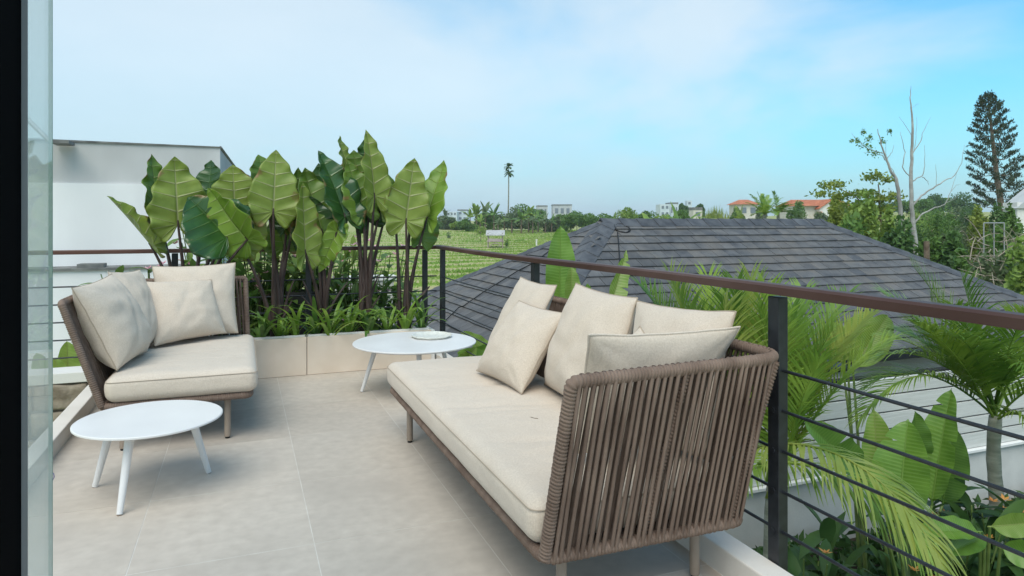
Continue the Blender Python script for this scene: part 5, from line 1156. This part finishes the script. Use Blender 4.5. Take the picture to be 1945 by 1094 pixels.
for i in range(0): obox(hb + ux * ((-45 + 9 * i) * dS) - uy * .04, 2.4 * dS, .05, 4 * dS, 12 * dS, 'window', M['window'], t)
# right border: pale building and grey steel frame
e0 = pt(1936, 430, 34); t = thing('pale_house', e0, 'pale house with steep gable cut by the right border behind shrubs', 'house', 'distant buildings on the horizon')
obox(e0 + ux * 1.5 + uy * .5, 1.6, .5, -3, 1.2, 'wall', M['plaster'], t)
rr0 = e0 + ux * 1.5 - uy * .1; MB().add([rr0 + ux * -1.7 + Vector((0, 0, .9)), rr0 + ux * 1.8 + Vector((0, 0, .9)), rr0 + Vector((0, 0, 2.3)), rr0 + ux * -1.7 + uy * 1.2 + Vector((0, 0, .9)), rr0 + ux * 1.8 + uy * 1.2 + Vector((0, 0, .9)), rr0 + uy * 1.2 + Vector((0, 0, 2.3))], [(0, 1, 2), (3, 5, 4), (0, 2, 5, 3), (1, 4, 5, 2)]).build('roof', M['concrete'], t, smooth=False)
f0 = pt(1888, 470, 24); t = thing('steel_frame', f0, 'thin grey steel gate frame standing in the bushes at right', 'frame')
for a in (-.36, .0, .36):
    MB().tube([f0 + ux * a - Vector((0, 0, 1.5)), f0 + ux * a + Vector((0, 0, .86))], .022, 6).build('upright', M['alu'], t)
MB().tube([f0 - ux * .36 + Vector((0, 0, .86)), f0 + ux * .36 + Vector((0, 0, .86))], .022, 6).build('crossbar', M['alu'], t)

# ------------------------------------------------------------------ trees behind the slate roof
far_palm(1452, 440, 362, 34, 'palm with large feathery fronds standing just behind the slate ridge', n=17, seed=8, mat_='f_palm', group='palms behind the slate roof', Lf=.62, droop=.7, start_h=.42)
far_palm(1478, 440, 360, 40, 'darker palm right behind the large feathery one', n=15, seed=9, mat_='f_palm2', group='palms behind the slate roof', Lf=.55, droop=.9, start_h=.45)
far_palm(1405, 440, 392, 28, 'low spreading palm with fronds resting on the roof ridge', n=14, seed=10, mat_='f_palmy', group='palms behind the slate roof', Lf=.8, droop=.8, start_h=.3)
far_palm(1520, 440, 398, 40, 'pale low palm left of the orange gable house', n=12, seed=12, mat_='f_grey', group='palms behind the slate roof', Lf=.7, droop=.8, start_h=.35)
mb = MB(); bp = pt(1360, 415, 120); t = thing('bamboo_clump', bp, 'upright yellow green bamboo clump beyond the ridge', 'bamboo')
rngb = random.Random(4)
for i in range(160):
    q = bp + ux * rngb.gauss(0, 1.2) + uy * rngb.uniform(-1, 1); h_ = rngb.uniform(1.2, 2.7) * (1 - abs((q - bp).dot(ux)) / 5); q2 = q + Vector((rngb.gauss(0, .3), 0, h_)); mb.add([q - ux * .06, q + ux * .06, q2], [(0, 1, 2)])
mb.build('canes', M['f_yel'], t, smooth=False)
bushes = [(1512, 425, 384, 90, 34, 'f_mid', 'small tree half hiding the left end of the orange gable house'), (1600, 425, 386, 90, 36, 'f_light', 'small tree hiding the right end of the orange gable house'), (1398, 425, 392, 120, 26, 'f_mid', 'small tree left of the orange hipped house'), (1445, 425, 388, 130, 22, 'f_grey', 'small grey green tree right of the orange hipped house'),
          (1770, 436, 398, 70, 70, 'f_mid', 'green tree beyond the bare tree on the far field edge'), (1812, 436, 396, 75, 70, 'f_grey', 'grey green tree left of the yellow shrub on the field edge'), (1730, 436, 400, 65, 60, 'f_light', 'light green tree seen between the two pale trunks'), (1845, 430, 392, 70, 50, 'f_dark', 'dark tree just left of the conifer trunk'),
          (1765, 450, 408, 45, 60, 'f_light', 'light green bush seen between the bare tree and its lowest branch'), (1800, 460, 404, 38, 60, 'f_mid', 'mid green bush below the lowest bare branch'), (1835, 460, 410, 36, 56, 'f_grey', 'grey green bush left of the yellow shrub'), (1735, 470, 415, 40, 50, 'f_dark', 'dark bush right behind the bare trunk'),
          (1880, 480, 418, 28, 60, 'f_mid', 'mid green bush around the steel frame foot'), (1790, 510, 445, 24, 50, 'f_grey', 'pale dusty bush above the right hip'), (1850, 520, 440, 21, 60, 'f_dark', 'dark green bush left of the steel frame'), (1530, 440, 408, 50, 50, 'f_light', 'light bush above the right end of the ridge'), (1550, 440, 412, 40, 44, 'f_mid', 'small bush at the ridge end'), (1655, 405, 386, 110, 50, 'f_mid', 'distant tree right of the orange gable house'), (1690, 405, 378, 150, 46, 'f_dark', 'distant dark tree behind the leaning pale trunk'),
          (1590, 440, 372, 30, 60, 'f_yel', 'yellow green leafy tree in front of the orange gable house'), (1640, 470, 362, 26, 95, 'f_light', 'large light green tree left of the bare trunks'), (1690, 470, 372, 25, 70, 'f_light', 'light green tree around the leaning pale trunk'), (1620, 470, 392, 24, 100, 'f_mid', 'mid green shrub mass behind the right hip'),
          (1575, 455, 405, 28, 70, 'f_dark', 'dark green bush just above the right hip'), (1700, 490, 420, 23, 80, 'f_dark', 'dark bush behind the pale tree trunks'), (1765, 500, 430, 24, 60, 'f_mid', 'green bush right of the bare tree foot'), (1820, 500, 432, 22, 80, 'f_dark', 'dark dense bush below the yellow shrub'), (1790, 440, 396, 40, 60, 'f_mid', 'mid green tree far behind the bare tree'),
          (1858, 470, 382, 34, 46, 'f_yel', 'bright yellow green shrub left of the conifer foot'), (1905, 470, 395, 32, 60, 'f_dark', 'dark green bush below the conifer'), (1930, 500, 440, 20, 90, 'f_grey', 'grey green twiggy shrub at the right border'), (1880, 540, 460, 18, 100, 'f_grey', 'sprawling grey shrub with dry twigs above the roof edge'), (1940, 560, 480, 16, 100, 'f_light', 'light green shrub at right above the roof edge'),
          (1835, 530, 470, 19, 60, 'f_mid', 'mid green shrub touching the right hip'), (1745, 405, 372, 130, 60, 'f_mid', 'distant green tree right behind the bare trunk'), (1775, 405, 370, 150, 50, 'f_dark', 'distant dark tree row piece right of the bare trunk'), (1830, 405, 366, 140, 80, 'f_dark', 'distant dark wooded knoll left of the conifer'), (1800, 405, 376, 160, 50, 'f_mid', 'distant mid green tree between bare branches'), (1722, 405, 380, 120, 40, 'f_mid', 'distant tree left of the bare trunk'),
          (1925, 440, 372, 30, 46, 'f_mid', 'green tree before the pale gable at the right border'), (1560, 418, 400, 80, 40, 'f_grey', 'small pale bush in front of the orange gable house')]
for i, (x, b0, tp, d, w_, m_, lb_) in enumerate(bushes): tree(x, b0, tp, d, w_, m_, lb_, group='trees and shrubs behind the slate roof', n=6500 if d < 35 else 3600, seed=200 + i, squash=.55, name='broadleaf_tree', lobes=13, ls=.20 if d < 20 else (.22 if d < 35 else None))
# twigs over the shrubs at right
t = thing('dry_branches', pt(1900, 540, 17), 'tangle of bare dry twigs over the grey shrubs at right', 'branches'); mb = MB(); rg = random.Random(9)
for i in range(90):
    a = pt(rg.uniform(1840, 1960), rg.uniform(450, 550), 16.5 + rg.uniform(0, 3)); b_ = a + Vector((rg.uniform(-.9, .9), rg.uniform(-.4, .4), rg.uniform(-.1, .6))); mb.tube(arc(a, b_, (0, 0, rg.uniform(-.1, .15)), 5), [.014, .012, .01, .007, .004], 4)
mb.build('twigs', M['twig'], t)
# bare pale trees
def limb(mb, pts, r0, r1, d):
    P = [pt(x, y, d + (z if len(q) > 2 else 0)) for q in pts for (x, y, z) in [(q[0], q[1], q[2] if len(q) > 2 else 0)]]
    Q = []
    for i in range(len(P) - 1):
        for k_ in range(4): Q.append(P[i].lerp(P[i + 1], k_ / 4) + Vector((random.uniform(-.012, .012), 0, random.uniform(-.012, .012))) * 2)
    Q.append(P[-1]); n = len(Q); mb.tube(Q, [r0 + (r1 - r0) * (i / (n - 1)) for i in range(n)], 8)
dT = 26
bt = pt(1741, 488, dT); t = thing('bare_tree', (bt.x, bt.y, -3.0), 'tall bare pale barked tree with leafless branches against the sky', 'tree', 'pale bare trees behind the slate roof'); mb = MB()
limb(mb, [(1741, 560), (1741, 488), (1735, 430), (1731, 380), (1731, 320), (1733, 260), (1732, 215), (1729, 185), (1730, 163)], .115, .005, dT); mb.build('trunk', M['bark'], t); 
for pts, r0 in (([(1733, 392), (1750, 372), (1772, 358), (1790, 345), (1812, 335), (1826, 310), (1832, 275)], .05), ([(1736, 425), (1752, 405), (1775, 395), (1795, 388), (1806, 365), (1818, 325)], .045), ([(1732, 345), (1752, 333), (1757, 315), (1756, 275)], .03), ([(1752, 336), (1762, 345), (1764, 352)], .02), ([(1731, 340), (1714, 318), (1719, 290), (1712, 262), (1710, 250)], .03),
                ([(1734, 290), (1748, 270), (1752, 255), (1768, 222)], .028), ([(1733, 258), (1722, 242), (1708, 222)], .015), ([(1736, 290), (1740, 262), (1741, 222)], .014), ([(1778, 352), (1779, 330), (1777, 312)], .012), ([(1806, 365), (1816, 352), (1824, 350)], .012), ([(1733, 205), (1740, 199), (1745, 197)], .006), ([(1795, 388), (1812, 378), (1822, 372)], .01)):
    mb = MB(); limb(mb, pts, r0 * .78, .004, dT); mb.build('branch', M['bark'], t)
t = thing('bare_tree', pt(1720, 560, dT + 1), 'leaning pale tree with sparse leaf tufts left of the tall bare one', 'tree', 'pale bare trees behind the slate roof'); mb = MB()
limb(mb, [(1722, 560), (1718, 478), (1714, 430), (1709, 385), (1703, 340), (1692, 325), (1683, 300), (1674, 275), (1667, 245)], .11, .012, dT); mb.build('trunk', M['bark'], t); V_ = []
for pts, r0 in (([(1683, 305), (1676, 295), (1660, 290), (1640, 290)], .03), ([(1676, 292), (1655, 285), (1638, 275), (1625, 262), (1616, 252)], .025), ([(1685, 300), (1695, 288), (1698, 275)], .015), ([(1714, 430), (1700, 420), (1680, 415)], .03), ([(1712, 445), (1690, 435), (1670, 438), (1640, 452)], .03), ([(1703, 340), (1696, 322), (1684, 312)], .02), ([(1683, 300), (1683, 280), (1682, 272)], .01)):
    mb = MB(); limb(mb, pts, r0 * .78, .004, dT); mb.build('branch', M['bark'], t)
rgn = np.random.default_rng(8); Pc = []
for (x, y, s_) in ((1640, 275, 8), (1652, 262, 6), (1655, 285, 8), (1628, 268, 5), (1618, 268, 3), (1690, 250, 4), (1677, 268, 4), (1663, 290, 6), (1640, 250, 5)): c = np.array(pt(x, y, dT)); Pc.append(c + rgn.normal(size=(34, 3)) * s_ * dT / FPX * .6)
V, F = leafquads(np.concatenate(Pc), .11, rgn); meshnp('leaves', V, F, M['f_mid'], t)
# leafy airy tree left (yellow green spreading crown)
t = thing('airy_tree', pt(1690, 560, 27), 'airy yellow green tree with flat leafy layers below the leaning pale tree', 'tree', 'pale bare trees behind the slate roof'); mb = MB(); limb(mb, [(1690, 560), (1676, 470), (1672, 400), (1668, 350)], .07, .02, 27)
limb(mb, [(1676, 420), (1650, 395), (1620, 370), (1585, 352)], .04, .01, 27); mb.build('trunk', M['bark2'], t); Pc = []
for (x, y, sx_, sy_, n) in ((1582, 352, 22, 10, 230), (1600, 372, 20, 8, 160), (1560, 368, 14, 6, 70), (1665, 332, 16, 7, 110), (1686, 342, 12, 6, 90), (1652, 340, 12, 6, 80), (1640, 368, 26, 8, 240), (1672, 378, 24, 8, 230), (1700, 372, 16, 8, 120), (1625, 392, 28, 10, 260), (1668, 398, 26, 9, 260)):
    c = np.array(pt(x, y, 27)); q = rgn.normal(size=(n, 3)); q[:, 0:2] *= sx_ * 27 / FPX * .55; q[:, 2] *= sy_ * 27 / FPX * .5; Pc.append(c + q)
V, F = leafquads(np.concatenate(Pc), .16, rgn, asp=.5); meshnp('leaves', V, F, M['f_yel'], t)
# cut coconut stump
q = pt(1761, 495, 23); t = MB().tube([q - Vector((0, 0, 1)), pt(1760, 458, 23)], [.10, .09], 9).build('stump', M['bark2']); tag(t, 'short brown cut palm stump right of the bare tree', 'stump')
# Norfolk pine
dN = 60; t = thing('norfolk_pine', G(1905, dN), 'tall dark layered Norfolk pine at the right side', 'tree'); mb = MB(); P = [pt(1912, 470, dN), pt(1903, 400, dN), pt(1893, 330, dN), pt(1885, 260, dN), pt(1879, 210, dN), pt(1877, 183, dN)]
mb.tube(P, [.33, .27, .2, .14, .07, .02], 8); mb.build('trunk', M['bark2'], t); rg = random.Random(3); br = MB(); Pl = []
def along(f):
    f = f * (len(P) - 1); i = min(int(f), len(P) - 2); return P[i].lerp(P[i + 1], f - i)
nW = 19
for k_ in range(nW):
    f = .22 + .775 * k_ / (nW - 1); c = along(f); tt = (1 - (f - .22) / .78); L_ = (.25 + 2.35 * tt ** .75) * (1 - .35 * max(0, tt - .8) * 3)
    for j in range(6):
        az = j * 6.283 / 6 + k_ * .5 + rg.uniform(-.15, .15); l2 = L_ * rg.uniform(.75, 1.1); d_ = Vector((math.cos(az), math.sin(az), 0)); e = c + d_ * l2 + Vector((0, 0, l2 * .28)); mid_ = c + d_ * l2 * .5 + Vector((0, 0, -.02 * l2)); br.tube([c, mid_, e], [.035, .022, .01], 4)
        npt = int(44 * l2)
        for m__ in range(npt):
            u_ = rg.uniform(.0, 1.0) ** .6 * .62 + .4; q = (c.lerp(mid_, u_ * 2) if u_ < .5 else mid_.lerp(e, (u_ - .5) * 2)); sd2 = Vector((-math.sin(az), math.cos(az), 0)); Pl.append((q + sd2 * rg.gauss(0, .06 * l2 + .04) + Vector((0, 0, abs(rg.gauss(0, .12)) )), ))
br.build('branches', M['bark2'], t); rgn = np.random.default_rng(2); C = np.array([tuple(p[0]) for p in Pl]); d3 = rgn.normal(size=(len(C), 3)) * .5; d3[:, 2] += 1.0; d3 /= np.linalg.norm(d3, axis=1)[:, None]; e3 = rgn.normal(size=(len(C), 3)); e3 -= d3 * (e3 * d3).sum(1)[:, None]; e3 /= np.linalg.norm(e3, axis=1)[:, None]
V = np.stack([C, C + d3 * .14 + e3 * .045, C + d3 * .30, C + d3 * .14 - e3 * .045], 1).reshape(-1, 3); meshnp('crown', V, np.arange(len(V)).reshape(-1, 4), M['f_pine'], t)
# low vegetation mass between roof and field
rgn = np.random.default_rng(21); n = 26000; px_ = rgn.uniform(1120, 2100, n); d_ = rgn.uniform(18, 75, n); u = (px_ - CX) / FPX * d_; zg = np.array(gz_(d_, px_)); zg = np.where(d_ < 30, -3.3 + (zg + 3.3) * np.clip((d_ - 14) / 16, 0, 1), zg)
C = np.stack([u * cc + d_ * ss, -u * ss + d_ * cc, zg + rgn.uniform(0, 1.1, n) * (.4 + .6 * (np.sin(px_ * .02) * .5 + .5))], 1); V, F = leafquads(C, .42, rgn, asp=.4); o = meshnp('undergrowth', V, F, M['f_mid']); tag(o, 'rough green undergrowth covering the ground behind the slate roof', 'undergrowth', kind='stuff')
# haze
HZ = True
if HZ:
    hm = bpy.data.materials.new('haze air'); hm.use_nodes = True; n_ = hm.node_tree.nodes; n_.remove(n_['Principled BSDF']); v = n_.new('ShaderNodeVolumePrincipled'); v.inputs['Density'].default_value = .00045; v.inputs['Color'].default_value = (.85, .93, 1, 1); hm.node_tree.links.new(v.outputs[0], n_['Material Output'].inputs['Volume'])
    o = MB().box((-3000, -3000, -8), (3000, 3000, 30)).build('haze', hm, smooth=False); tag(o, 'thin pale haze over the fields', 'haze', kind='stuff')
